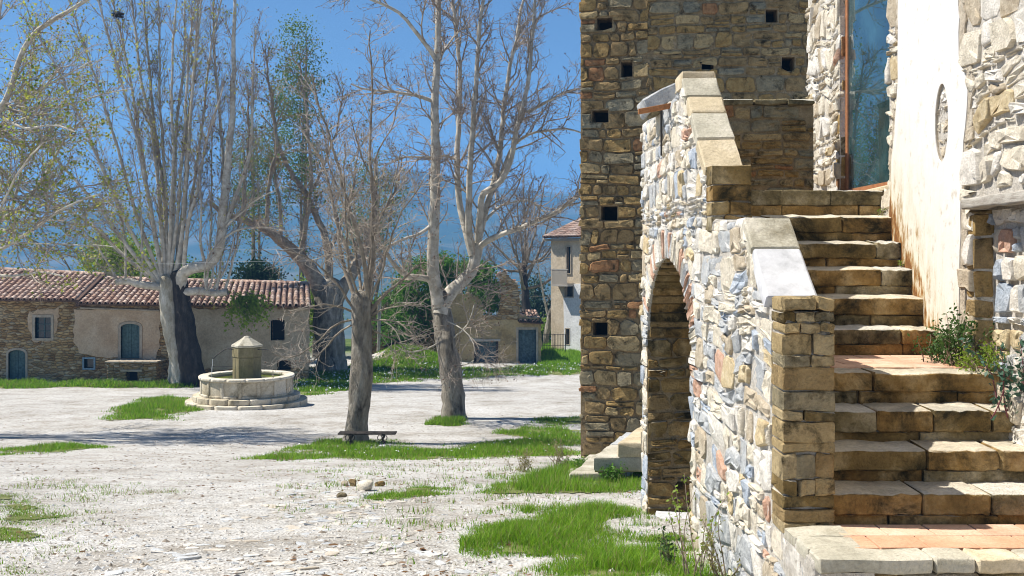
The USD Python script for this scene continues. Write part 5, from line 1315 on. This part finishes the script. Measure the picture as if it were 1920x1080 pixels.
def prism(c, r0, r1, z0, z1, sides, rot, bev=.02):
    a = np.arange(sides) / sides * 2 * math.pi + rot
    rings = [(r0 - bev, z0), (r0, z0 + bev), (r1, z1 - bev), (r1 - bev, z1)]
    V = np.vstack([c + np.c_[r * np.cos(a), r * np.sin(a), np.full(sides, z)] for r, z in rings] + [c + A(0, 0, z0), c + A(0, 0, z1)])
    F = []
    for i in range(3):
        for k in range(sides): k2 = (k + 1) % sides; F += [(i * sides + k, i * sides + k2, (i + 1) * sides + k2), (i * sides + k, (i + 1) * sides + k2, (i + 1) * sides + k)]
    m = 4 * sides
    for k in range(sides): k2 = (k + 1) % sides; F += [(m, k2, k), (m + 1, 3 * sides + k, 3 * sides + k2)]
    return V, np.array(F)
rot = math.radians(-80.7 + 30)
obj('column', prism(FC, .575, .575, .8, 1.88, 6, rot), 'fountain_stone_dark', fo)
obj('column_head', prism(FC, .60, .60, 1.885, 2.29, 6, rot), 'fountain_stone_dark', fo)
obj('column_cap', prism(FC, .635, .635, 2.295, 2.37, 6, rot), 'fountain_stone_pale', fo)
a = np.arange(6) / 6 * 2 * math.pi + rot
V = np.vstack([FC + np.c_[.64 * np.cos(a), .64 * np.sin(a), np.full(6, 2.37)], FC + np.c_[.18 * np.cos(a), .18 * np.sin(a), np.full(6, 2.66)], FC + np.c_[.12 * np.cos(a), .12 * np.sin(a), np.full(6, 2.73)], FC + A(0, 0, 2.75)])
F = [(i * 6 + k, i * 6 + (k + 1) % 6, (i + 1) * 6 + (k + 1) % 6) for i in range(2) for k in range(6)] + [(i * 6 + k, (i + 1) * 6 + (k + 1) % 6, (i + 1) * 6 + k) for i in range(2) for k in range(6)] + [(12 + k, 12 + (k + 1) % 6, 18) for k in range(6)]
obj('pyramid_cap', (V, np.array(F)), 'coping_grey', fo)
for s in (-1, 1):
    P, _ = smooth_path([FC + A(s * .5, -.2, 2.2), FC + A(s * .72, -.25, 2.24), FC + A(s * 1.0, -.25, 2.1), FC + A(s * 1.32, -.25, 1.82)] if s < 0 else [FC + A(.5, -.2, 2.2), FC + A(.7, -.25, 2.22), FC + A(.95, -.25, 2.19)], .1)
    obj('spout_pipe', tube(P, .022, 6), 'iron', fo, smooth=True)
obj('brace_rod', tube([FC + A(-.55, -.2, 1.5), FC + A(-1.36, -.25, 1.5)], .012, 5), 'iron', fo)
mk('water_jet', {'p': ('principled_bsdf', {'base_color': (.8, .85, .9), 'roughness': .2, 'transmission_weight': .4})}, [])
obj('water_jet', tube([FC + A(-1.34, -.25, 1.8), FC + A(-1.37, -.25, 1.4), FC + A(-1.38, -.25, .98)], .012, 5), 'water_jet', fo)
# ================================================================== bench
bb = ground(690, 838)
bn = thing('bench', 'low dark bench with slatted seat and ornate iron legs behind the pollarded trunk', 'bench', bb)
bd = bb[1]; zs_ = (HY - 815) / FPX * bd
xa, xb = (632 - CX) / FPX * bd, (741 - CX) / FPX * bd
for k in range(4):
    obj('seat_slat', block(A(xa, bd + .08 + k * .105, zs_ - .02), A(xb - xa, 0, 0), A(0, .09, 0), A(0, 0, .04), .008, 1), 'dark_bark', bn, smooth=True)
for x in ((655 - CX) / FPX * bd, (716 - CX) / FPX * bd):
    lg = MB(); zg = float(zt(x, bd)) - .02
    for y0, y1 in ((bd + .09, bd + .30), (bd + .46, bd + .25)):
        P, _ = smooth_path([A(x, y0, zs_ - .02), A(x + .03, (y0 + y1) / 2, zs_ - .12), A(x - .02, y1, (zs_ + zg) / 2), A(x + .02, (y0 * 2 + y1) / 3, zg + .08), A(x, y0, zg)], .04); lg.add(*tube(P, .02, 6))
    a = np.linspace(0, 2 * math.pi, 13)
    for s in (-1, 1): lg.add(*tube(np.c_[x + s * .07 + .06 * np.cos(a), np.full(13, bd + .1), (zs_ - .10) + .07 * np.sin(a)], .013, 5)); lg.add(*tube(np.c_[x + s * .05 + .045 * np.cos(a), np.full(13, bd + .1), (zs_ - .24) + .06 * np.sin(a)], .013, 5))
    lg.add(boxm(x - .025, x + .025, bd + .06, bd + .5, zs_ - .05, zs_ - .022, .004))
    obj('leg', lg, 'iron', bn, smooth=True)
fb_ = thing('bench_footing', 'pale concrete block under the bench leg', 'block', A((716 - CX) / FPX * bd, bd + .1, float(zt((716 - CX) / FPX * bd, bd))))
obj('footing', block(A((709 - CX) / FPX * bd, bd - .02, float(zt(-3.7, bd)) - .1), A(.22, 0, 0), A(0, .3, 0), A(0, 0, .14), .03, 1, np.random.default_rng(1), .01), 'coping_white', fb_, smooth=True)
# ================================================================== cables
for i, (pts, lab) in enumerate([([(395, 462, 51), (470, 469, 51), (560, 466, 51), (650, 445, 51)], 'pale cable sagging between the two trees behind the fountain'),
                                ([(250, 492, 50), (330, 494, 50), (420, 491, 50), (640, 489, 52)], 'thin straight cable just above the farmhouse roof')]):
    P, _ = smooth_path([px(*p) for p in pts], .5)
    obj('cable', tube(P, .008, 5), 'stone_grey', label=lab, cat='cable', group='cables crossing behind the fountain', smooth=True)
# ================================================================== stone steps at the foot of the tower
ss = thing('stone_steps', 'worn stone steps rising to the tower foot beside the arch', 'steps', (1.4, 17.2, -3.5))
rng = np.random.default_rng(23)
for k, (x, y, d, far) in enumerate([(1027, 903, 16.9, 19.5), (1068, 880, 16.9, 19.3), (1112, 849, 16.8, 19.1), (1158, 823, 16.8, 19.0), (1200, 800, 16.8, 19.0)]):
    q = px(x, y, d); w = .5
    L = far - d
    for j in range(2):
        o = q + A(.33 * L * j / 2, L * j / 2 + .006, 0)
        obj('step', block(o - A(0, 0, .30), A(.33 * L / 2, L / 2 - .012, 0), A(w + .3, 0, 0), A(0, 0, .24), .02, 4, rng, .014), ['coping_grey', 'stone_grey', 'coping_pale', 'coping_grey'][rng.integers(4)], ss, smooth=True)
# ================================================================== rocks
rng = np.random.default_rng(66)
def rockmesh(c, s, rng):
    m = trimesh.creation.icosphere(subdivisions=2, radius=1.0); v = np.array(m.vertices)
    for _ in range(9):
        n_ = norm(rng.normal(size=3)); h = rng.uniform(.45, .8); t = v @ n_ - h; v = v - np.outer(np.maximum(t, 0), n_)
    v = v * (1 + .18 * (meshkit.fbm(v * 2 + c, 2) - .5))[:, None]
    return v * s + c, np.array(m.faces)
for (x, y, w, h, lab, mt) in [(688, 920, 34, 22, 'largest tan rock of the small heap on the gravel', 'stone_cream'), (662, 912, 16, 18, 'dark upright rock at the left of the small heap on the gravel', 'stone_tan_aged'),
        (641, 934, 18, 12, 'dark flat rock lying alone in front of the small heap', 'stone_grey_aged'), (712, 912, 18, 13, 'small brown rock at the right end of the heap', 'stone_ochre_aged'), (687, 934, 14, 9, 'low grey rock at the front of the small heap beside the grass', 'stone_grey'),
        (646, 911, 13, 11, 'small tan rock behind the dark upright one', 'stone_tan')]:
    b = ground(x, y); s = b[1] / FPX
    obj('rock', rockmesh(b + A(0, 0, h * s * .3), A(w * s / 2 * 1.15, w * s * .5, h * s / 2 * 1.2), rng), mt, label=lab, cat='rock', group='rocks of the small heap on the gravel', smooth=40)
# ---- paving stones still showing in the gravel
rock('cobble_grey', ((.28, .29, .30), (.40, .41, .41), (.50, .50, .48)), scale=5, bump=.5, dist=.02)
rock('cobble_pale', ((.36, .33, .28), (.48, .45, .40), (.56, .53, .48)), scale=5, bump=.5, dist=.02)
rock('cobble_brown', ((.34, .29, .22), (.46, .41, .34), (.55, .51, .45)), scale=5, bump=.5, dist=.02)
rock('cobble_dark', ((.14, .115, .085), (.23, .195, .155), (.33, .29, .24)), scale=5, bump=.5, dist=.02)
def flat_stone(c, rx, ry, h, rng):
    n = 8; a = np.sort(rng.uniform(0, 2 * math.pi, n) * .25 + np.arange(n) / n * 2 * math.pi); th = rng.uniform(0, math.pi)
    p = np.c_[rx * np.cos(a), ry * np.sin(a)] * rng.uniform(.8, 1.1, (n, 1)); p = p @ A([math.cos(th), -math.sin(th)], [math.sin(th), math.cos(th)])
    sl = A(0, -.117); tl = rng.normal(0, .06, 2)
    z = lambda q, hh: c[2] + q @ (sl + tl) * 1.0 + hh
    V = np.vstack([np.c_[c[:2] + p, z(p, -.05)], np.c_[c[:2] + p, z(p, h * .5)], np.c_[c[:2] + p * .85, z(p * .85, h)], [[*c[:2], c[2] + h * 1.1]]])
    F = [(k * n + i, k * n + (i + 1) % n, (k + 1) * n + (i + 1) % n) for k in range(2) for i in range(n)] + [(k * n + i, (k + 1) * n + (i + 1) % n, (k + 1) * n + i) for k in range(2) for i in range(n)] + [(2 * n + i, 2 * n + (i + 1) % n, 3 * n) for i in range(n)]
    return V, np.array(F)
rng = np.random.default_rng(8)
zone = Polygon([(200, 1080), (260, 1010), (420, 960), (540, 905), (660, 890), (740, 940), (800, 985), (820, 1030), (880, 1080)])
zone2 = Polygon([(560, 905), (640, 900), (760, 945), (700, 990), (600, 1000), (520, 960)])
cnt = 0
while cnt < 280:
    z_ = zone2 if rng.random() < .35 else zone
    x0, y0, x1, y1 = z_.bounds; x, y = rng.uniform(x0, x1), rng.uniform(y0, y1)
    if not z_.contains(Point(x, y)): continue
    b = ground(x, y); s = rng.uniform(.04, .12)
    obj('paving_stone', flat_stone(b, s, s * rng.uniform(.55, .9), rng.uniform(.002, .012), rng), ['cobble_grey', 'cobble_pale', 'cobble_brown'][rng.choice(3, p=[.42, .40, .18])], GROUND, smooth=35); cnt += 1
# loose gravel
def octa(C, S, rng):
    base = A([1, 0, 0], [-1, 0, 0], [0, 1, 0], [0, -1, 0], [0, 0, 1], [0, 0, -1]); f0 = np.array([[0, 2, 4], [2, 1, 4], [1, 3, 4], [3, 0, 4], [2, 0, 5], [1, 2, 5], [3, 1, 5], [0, 3, 5]])
    n = len(C); V = C[:, None] + base[None] * S[:, None, :] * rng.uniform(.6, 1.3, (n, 6, 1)) + rng.normal(0, .15, (n, 6, 3)) * S[:, None, :]
    return V.reshape(-1, 3), (f0[None] + np.arange(n)[:, None, None] * 6).reshape(-1, 3)
n = 20000
Y = 7.5 + rng.random(n) ** 1.7 * 22; X = rng.uniform(-.52, .18, n) * Y
kp = np.ones(n, bool)
C = np.c_[X, Y, zt(X, Y)][kp]; sz = rng.lognormal(math.log(.011), .55, len(C)).clip(.005, .05)
for nm, m, sel in (('gravel_stones', 'cobble_pale', slice(0, None, 2)), ('gravel_stones', 'cobble_dark', slice(1, None, 4)), ('gravel_stones', 'cobble_grey', slice(3, None, 4))):
    obj(nm, octa(C[sel], np.c_[sz, sz, sz * .55][sel], rng), m, kind='stuff', label={'cobble_pale': 'pale loose gravel scattered over the square', 'cobble_dark': 'dark brownish loose gravel scattered over the square', 'cobble_grey': 'grey loose gravel scattered over the square'}[m], cat='gravel')
# ================================================================== grass
leafy('grass_green', (.10, .235, .012), (.21, .37, .03), .5, scale=1.2)
leafy('grass_bright', (.19, .35, .018), (.33, .50, .045), .5, scale=1.0)
leafy('grass_dry', (.22, .21, .07), (.38, .34, .15), .4, scale=2.0)
rock('turf', ((.13, .105, .06), (.12, .135, .04), (.17, .19, .06), (.27, .235, .17)), scale=3.5, bump=1.0, dist=.05, fine=30)
plain('daisy', (.75, .75, .72), .7, var=.05)
def blades(P, h, w, rng, lean=.6, segs=2):
    n = len(P); a = rng.uniform(0, 2 * math.pi, n); h = h * rng.uniform(.45, 1.3, n); w = w * rng.uniform(.7, 1.3, n)
    side = np.c_[np.cos(a), np.sin(a), np.zeros(n)] * w[:, None] / 2
    ln = np.c_[-np.sin(a), np.cos(a), np.zeros(n)] * (rng.normal(0, lean, n) * h)[:, None] + np.c_[rng.normal(0, lean * .4, (n, 2)) * h[:, None], np.zeros(n)]
    up = np.c_[np.zeros((n, 2)), h]
    if segs == 1:
        V = np.stack([P - side, P + side, P + up + ln], 1); F = np.arange(n)[:, None] * 3 + np.arange(3)
        return V.reshape(-1, 3), F
    m = P + up * .55 + ln * .3
    V = np.stack([P - side, P + side, m + side * .75, m - side * .75, P + up + ln], 1)
    i = np.arange(n)[:, None] * 5
    return V.reshape(-1, 3), np.vstack([i + A(0, 1, 2).astype(int), i + A(0, 2, 3).astype(int), i + A(3, 2, 4).astype(int)])
GA, GYY = {}, None
def plan(poly):
    pts = [ground(x, y)[:2] for x, y in poly]
    return Polygon(pts).buffer(0)
def scatter(poly, dens, rng, edge=.35, patchy=.5, seed=0, fscale=1.0):
    x0, y0, x1, y1 = poly.bounds; n = int((x1 - x0) * (y1 - y0) * dens)
    X, Y = rng.uniform(x0, x1, n), rng.uniform(y0, y1, n)
    q = np.c_[X * fscale, Y * fscale, X * 0]
    off = (meshkit.noise(q * 1.1, seed) - .5) * edge * 2.2 + (meshkit.noise(q * 4.5, seed + 1) - .5) * edge
    pts = shapely.points(X, Y)
    dist = shapely.distance(poly.exterior, pts); ins = shapely.contains(poly, pts)
    sd = np.where(ins, dist, -dist) + off
    f_ = np.clip((sd + edge * .55) / (edge * 1.9), 0, 1); f_ = f_ * f_ * (3 - 2 * f_)
    pt_ = np.clip((meshkit.fbm(q * 2.6, 3, seed + 3) - .5) * 5 + 1.15 - patchy * .9 + f_ * .55, .02, 1)
    keep = (sd > -edge * .55) & (rng.random(n) < f_ * pt_)
    X, Y, sd = X[keep], Y[keep], sd[keep]
    return np.c_[X, Y, zt(X, Y) - .005], sd
def grass(label, poly, dens, h, w, seed, mats=(('grass_green', .36), ('grass_bright', .50), ('grass_dry', .14)), segs=1, edge=.35, patchy=.5, daisies=0, fscale=1.0, name='grass', soil=True):
    rng = np.random.default_rng(seed)
    pl_ = plan(poly)
    P, sd = scatter(pl_, dens, rng, edge, patchy, seed, fscale)
    hh = h * (.28 + .72 * np.clip((sd + edge * .3) / (edge * 2.0), 0, 1)) * (.6 + .8 * meshkit.noise(np.c_[P[:, :2] * 1.7, P[:, 2] * 0], seed + 9))
    t = thing(name, label, 'grass', (*np.array(pl_.centroid.coords[0]), float(zt(*pl_.centroid.coords[0]))), kind='stuff')
    cs = rng.random(len(P)); lo = 0
    for m, f in mats:
        s = (cs >= lo) & (cs < lo + f); lo += f
        if s.sum(): obj('blades', blades(P[s], hh[s], w, rng, segs=segs), m, t)
    # the turf the blades stand in: earth and clover, in ragged scraps
    x0, y0, x1, y1 = pl_.bounds; cs_ = max(.07, math.sqrt((x1 - x0) * (y1 - y0)) / 110)
    xs_, ys_ = np.arange(x0 - .3, x1 + .3, cs_), np.arange(y0 - .3, y1 + .3, cs_ * 1.3); xx, yy = np.meshgrid(xs_, ys_)
    q = np.c_[xx.ravel(), yy.ravel(), xx.ravel() * 0]; xj, yj = q[:, 0] + rng.uniform(-.3, .3, len(q)) * cs_, q[:, 1] + rng.uniform(-.35, .35, len(q)) * cs_
    pp = shapely.points(xj, yj); dd = shapely.distance(pl_.exterior, pp); sd_ = np.where(shapely.contains(pl_, pp), dd, -dd) + (meshkit.noise(q * fscale * 1.1 * np.array([1, 1, 1]), seed) - .5) * edge * 2.2 + (meshkit.fbm(q * 5 * fscale, 3, seed + 7) - .5) * edge * 1.6
    ok = (sd_ > edge * (.5 if segs == 1 else .9)).reshape(xx.shape); V_ = np.c_[xj, yj, zt(xj, yj) + .012]; I_ = np.arange(len(q)).reshape(xx.shape)
    ce = ok[:-1, :-1] & ok[:-1, 1:] & ok[1:, 1:] & ok[1:, :-1]
    if soil and ce.any(): obj('turf', (V_, np.c_[I_[:-1, :-1][ce], I_[:-1, 1:][ce], I_[1:, 1:][ce], I_[1:, :-1][ce]]), 'turf', t, smooth=True)
    if daisies:
        D = P[rng.random(len(P)) < daisies]; D = D + np.c_[np.zeros((len(D), 2)), np.full(len(D), h * .8)]
        if len(D): obj('daisies', leaf_quads(D, w * 2.0, rng, 1.0), 'daisy', t)
grass('lush tall grass in front of the arch at the foot of the stairway', [(870, 1000), (960, 966), (1100, 956), (1205, 952), (1240, 975), (1290, 1020), (1340, 1080), (1330, 1120), (1000, 1120), (940, 1060), (880, 1035)], 5200, .13, .007, 1, segs=2, edge=.75, patchy=.62)
grass('green grass verge around the pollarded trunk and bench reaching the tower', [(480, 856), (560, 838), (640, 824), (700, 830), (800, 838), (900, 826), (960, 800), (1020, 785), (1120, 772), (1120, 858), (1000, 862), (900, 864), (830, 868), (720, 862), (600, 850), (530, 864)], 800, .15, .022, 2, edge=1.1, patchy=.68, daisies=.004, fscale=.5)
grass('round grass patch left of the fountain', [(182, 780), (205, 764), (262, 749), (330, 746), (372, 754), (372, 780), (330, 788), (220, 788)], 520, .18, .03, 3, edge=.7, patchy=.5, fscale=.5)
grass('thin grass strip at the left edge in front of the branch shadows', [(-30, 846), (60, 838), (140, 834), (205, 839), (160, 850), (60, 853), (-30, 856)], 800, .14, .022, 4, edge=.5, patchy=.55, fscale=.5)
grass('daisy strewn lawn between the fountain and the ruined house', [(500, 698), (560, 692), (690, 688), (860, 688), (1010, 682), (1120, 676), (1120, 702), (960, 709), (800, 711), (720, 718), (650, 732), (575, 742), (545, 735), (530, 712)], 330, .20, .045, 5, edge=.9, patchy=.55, daisies=.03, fscale=.3)
grass('grass strip along the foot of the farmhouse', [(-40, 716), (100, 717), (200, 719), (380, 717), (420, 706), (420, 722), (360, 728), (200, 727), (60, 729), (-40, 728)], 420, .26, .045, 6, edge=.3, patchy=.4, fscale=.4)
grass('sparse yellowish grass at the lower left corner', [(-60, 920), (60, 925), (130, 935), (150, 950), (95, 985), (75, 1020), (95, 1060), (80, 1120), (-60, 1120)], 2200, .05, .007, 7, mats=(('grass_green', .3), ('grass_bright', .35), ('grass_dry', .35)), segs=2, edge=.5, patchy=.62, daisies=.02)
grass('weedy grass around the worn stone steps', [(890, 918), (960, 900), (1020, 893), (1085, 872), (1120, 862), (1195, 862), (1200, 930), (1120, 928), (1000, 926), (920, 926)], 1700, .16, .012, 8, segs=1, edge=.6, patchy=.7)
grass('narrow grass tongue right of the small heap of rocks', [(690, 930), (720, 917), (790, 912), (870, 914), (850, 928), (770, 934), (720, 940)], 2200, .09, .012, 9, edge=.35, patchy=.68)
grass('sparse weeds and tufts dotted over the gravel between the stairway and the trees', [(480, 880), (700, 868), (1000, 868), (1190, 870), (1195, 950), (900, 985), (860, 1060), (700, 1060), (560, 1000), (450, 930)], 260, .07, .012, 21, soil=False, edge=.5, patchy=1.78, mats=(('grass_green', .3), ('grass_bright', .35), ('grass_dry', .35)))
grass('thin dry grass and weeds on the gravel at the left', [(-40, 900), (120, 890), (300, 905), (330, 960), (200, 1030), (160, 1110), (-40, 1110)], 360, .06, .010, 22, soil=False, edge=.6, patchy=1.7, mats=(('grass_green', .25), ('grass_bright', .3), ('grass_dry', .45)))
grass('bright slope of grass below the pale house', [(1008, 690), (1012, 650), (1030, 640), (1100, 650), (1120, 690)], 260, .28, .06, 10, edge=.5, patchy=.2, fscale=.3, mats=(('grass_bright', .7), ('grass_green', .3)))
grass('grass tuft at the foot of the tall forked plane tree', [(795, 797), (815, 785), (845, 783), (870, 788), (885, 795), (840, 800)], 1300, .2, .022, 11, edge=.2, patchy=.2)
grass('green growth covering the rubble heap', [(640, 696), (660, 682), (700, 668), (722, 655), (745, 648), (790, 646), (835, 662), (850, 694), (740, 697)], 420, .25, .06, 12, edge=.6, patchy=.25, fscale=.4)
# dry leaves and twig ends blown about the square
leafy('dry_leaf', (.16, .085, .035), (.34, .22, .11), .2)
rng = np.random.default_rng(404); n = 3600
Y = np.r_[8 + rng.random(n // 2) ** 1.4 * 22, 28 + rng.normal(0, 1, n // 2) * 8 + 6].clip(8, 60); X = rng.uniform(-.5, .12, n) * Y
q = np.c_[X * .6, Y * .6, X * 0]; kp = rng.random(n) < np.clip((meshkit.fbm(q, 3, 5) - .38) * 3.5, .03, 1); X, Y = X[kp], Y[kp]
V_, F_ = leaf_quads(np.c_[X, Y, X * 0], .075, rng, .7); V_[:, 2] *= .25; V_[:, 2] += zt(V_[:, 0], V_[:, 1]) + .012
obj('dry_leaves', (V_, F_), 'dry_leaf', kind='stuff', label='dry brown leaves blown over the gravel', cat='leaves')
# ================================================================== plants on the stairs and at the wall
def shrub(name, label, c, h, r, n, size, mat, seed, cat='plant', stems=14, stem_mat='twig_brown', lean=.5):
    rng = np.random.default_rng(seed); t = thing(name, label, cat, c); st, C = MB(), []
    for _ in range(stems):
        d = norm(A(rng.normal(0, lean), rng.normal(0, lean), 1.0)); Q = branch(A(*c) + A(rng.normal(0, r * .3), rng.normal(0, r * .3), 0), d, h * rng.uniform(.6, 1.1), rng, 6, .14, .03)
        st.add(*tube(Q, np.linspace(.006, .002, 7), 4))
        for _ in range(n // stems):
            k = rng.random() ** .7 * 5.9 + .1; i = int(k); C.append(Q[i] + (Q[min(i + 1, 6)] - Q[i]) * (k - i) + rng.normal(0, r * .12, 3))
    obj('stems', st, stem_mat, t, smooth=True); obj('leaves', leaf_quads(np.array(C), size, rng, .5), mat, t)
leafy('leaf_shrub', (.045, .10, .02), (.14, .22, .05), .35)
leafy('leaf_blue', (.05, .11, .07), (.14, .22, .14), .3)
plain('stem_red', (.16, .05, .06), .6)
shrub('wall_shrub', 'feathery green shrub growing where the plaster strip meets the tiled landing', (3.50, 8.38, -.85), .42, .25, 1300, .035, 'leaf_shrub', 1, stems=22, lean=.35)
shrub('wall_shrub', 'low leafy shrub at the left foot of the plaster strip', (3.48, 8.62, -.85), .26, .2, 600, .03, 'leaf_shrub', 2, stems=12, lean=.6)
shrub('wall_plant', 'tall red stemmed plant with bluish leaves beside the lower steps', (3.52, 7.55, -1.15), .62, .16, 420, .05, 'leaf_blue', 3, stems=8, stem_mat='stem_red', lean=.22)
shrub('wall_plant', 'yellowish low plants on the ledge above the red stemmed plant', (3.52, 7.95, -.85), .22, .2, 500, .028, 'leaf_spring', 4, stems=10, lean=.7)
shrub('step_weed', 'tiny green weed at the wall end of the fourth step from the top', (3.70, 10.1, -.10), .06, .04, 60, .02, 'leaf_spring', 5, stems=5)
shrub('step_weed', 'tiny green weed at the wall end of the second step from the top', (3.74, 10.78, .41), .09, .05, 60, .02, 'leaf_spring', 6, stems=5)
for (x, y, h, s, lab, m) in [(1335, 1078, .75, 21, 'tall thin weed standing against the foot of the pale stairway wall', 'leaf_spring'), (1395, 1085, .55, 22, 'dry brownish weed at the bottom edge beside the stairway wall', 'grass_dry'), (1280, 1060, .4, 23, 'leafy weed at the edge of the lush grass near the arch sill', 'leaf_shrub')]:
    b = ground(x, y + 10); shrub('weed', lab, (b[0] - .12, b[1], b[2]), h, .12, 220, .035, m, s, stems=9, lean=.25)
for (x, y, h, s, lab, m) in [(980, 885, .5, 31, 'dry stalky weeds left of the worn stone steps', 'grass_dry'), (1050, 872, .55, 32, 'tall thin dry stalks beside the lowest worn step', 'grass_dry'), (1165, 872, .5, 33, 'dry weeds growing between the worn steps and the arch pier', 'grass_dry'), (1128, 832, .35, 34, 'green weed on the tower foot above the steps', 'leaf_shrub'), (1090, 890, .3, 35, 'dense green weed in front of the second worn step', 'leaf_ivy'), (1145, 905, .3, 36, 'dark green weed in front of the third worn step', 'leaf_ivy')]:
    b = ground(x, y); shrub('weed', lab, b, h, .25, 500, .035 if m == 'grass_dry' else .05, m, s, stems=16, lean=.4)
# ================================================================== mountains
rng = np.random.default_rng(1)
K = .4
xs = np.linspace(-6500, 6500, 220) * K; ys = np.linspace(1500, 7000, 70) * K
XM, YM = np.meshgrid(xs, ys)
sil = np.interp(CX + XM / np.maximum(YM, 1) * FPX, [-2500, -600, 0, 400, 620, 750, 830, 920, 1090, 1500, 3000], [400, 420, 415, 372, 335, 305, 318, 345, 362, 400, 420])
rise = np.clip((YM / K - 1500) / 3700, 0, 1) ** 1.25
crest = (HY - sil) / FPX * 5200 * K
ZM = -80 + (crest + 80) * np.where(YM < 5200 * K, rise, 1 - (YM / K - 5200) / 4500)
pn = np.stack([XM / 900 / K, YM / 900 / K, XM * 0], -1)
ZM = ZM + (meshkit.fbm(pn, 5, 2) - .5) * 190 * K * np.clip((YM / K - 1500) / 1500, 0, 1) * np.where(np.abs(YM / K - 5200) < 500, .35, 1)
i_ = np.arange(XM.size).reshape(XM.shape)
mk('mountain', {'g': ('geometry', {}), 'n': ('noise_texture', {'scale': .01, 'detail': 8.0, 'roughness': .65}), 'r': ('rgb_ramp', {'ramp': [(.35, (.035, .055, .025)), (.5, (.06, .08, .035)), (.68, (.16, .15, .10))]}), 'p': ('principled_bsdf', {'roughness': 1.0, 'specular_ior_level': 0.0})},
   [('g.position', 'n.vector'), ('n.fac', 'r.fac'), ('r.color', 'p.base_color')])
obj('mountain', (np.stack([XM, YM, ZM], -1).reshape(-1, 3), np.stack([i_[:-1, :-1], i_[:-1, 1:], i_[1:, 1:], i_[1:, :-1]], -1).reshape(-1, 4)), 'mountain', smooth=True, kind='structure', label='blue hazy mountain ridge rising behind the village')
# ================================================================== air
mk('haze', {'v': ('principled_volume', {'color': HAZE_COL, 'density': HAZE, 'anisotropy': .1})}, [], surface=None, volume='v.volume')
hx = trimesh.creation.box(extents=(9000, 4200, 360)); hx.apply_translation((0, 1000, -110 + 180))
obj('haze', hx, 'haze', kind='stuff', label='blue air between the square and the mountains', cat='haze')
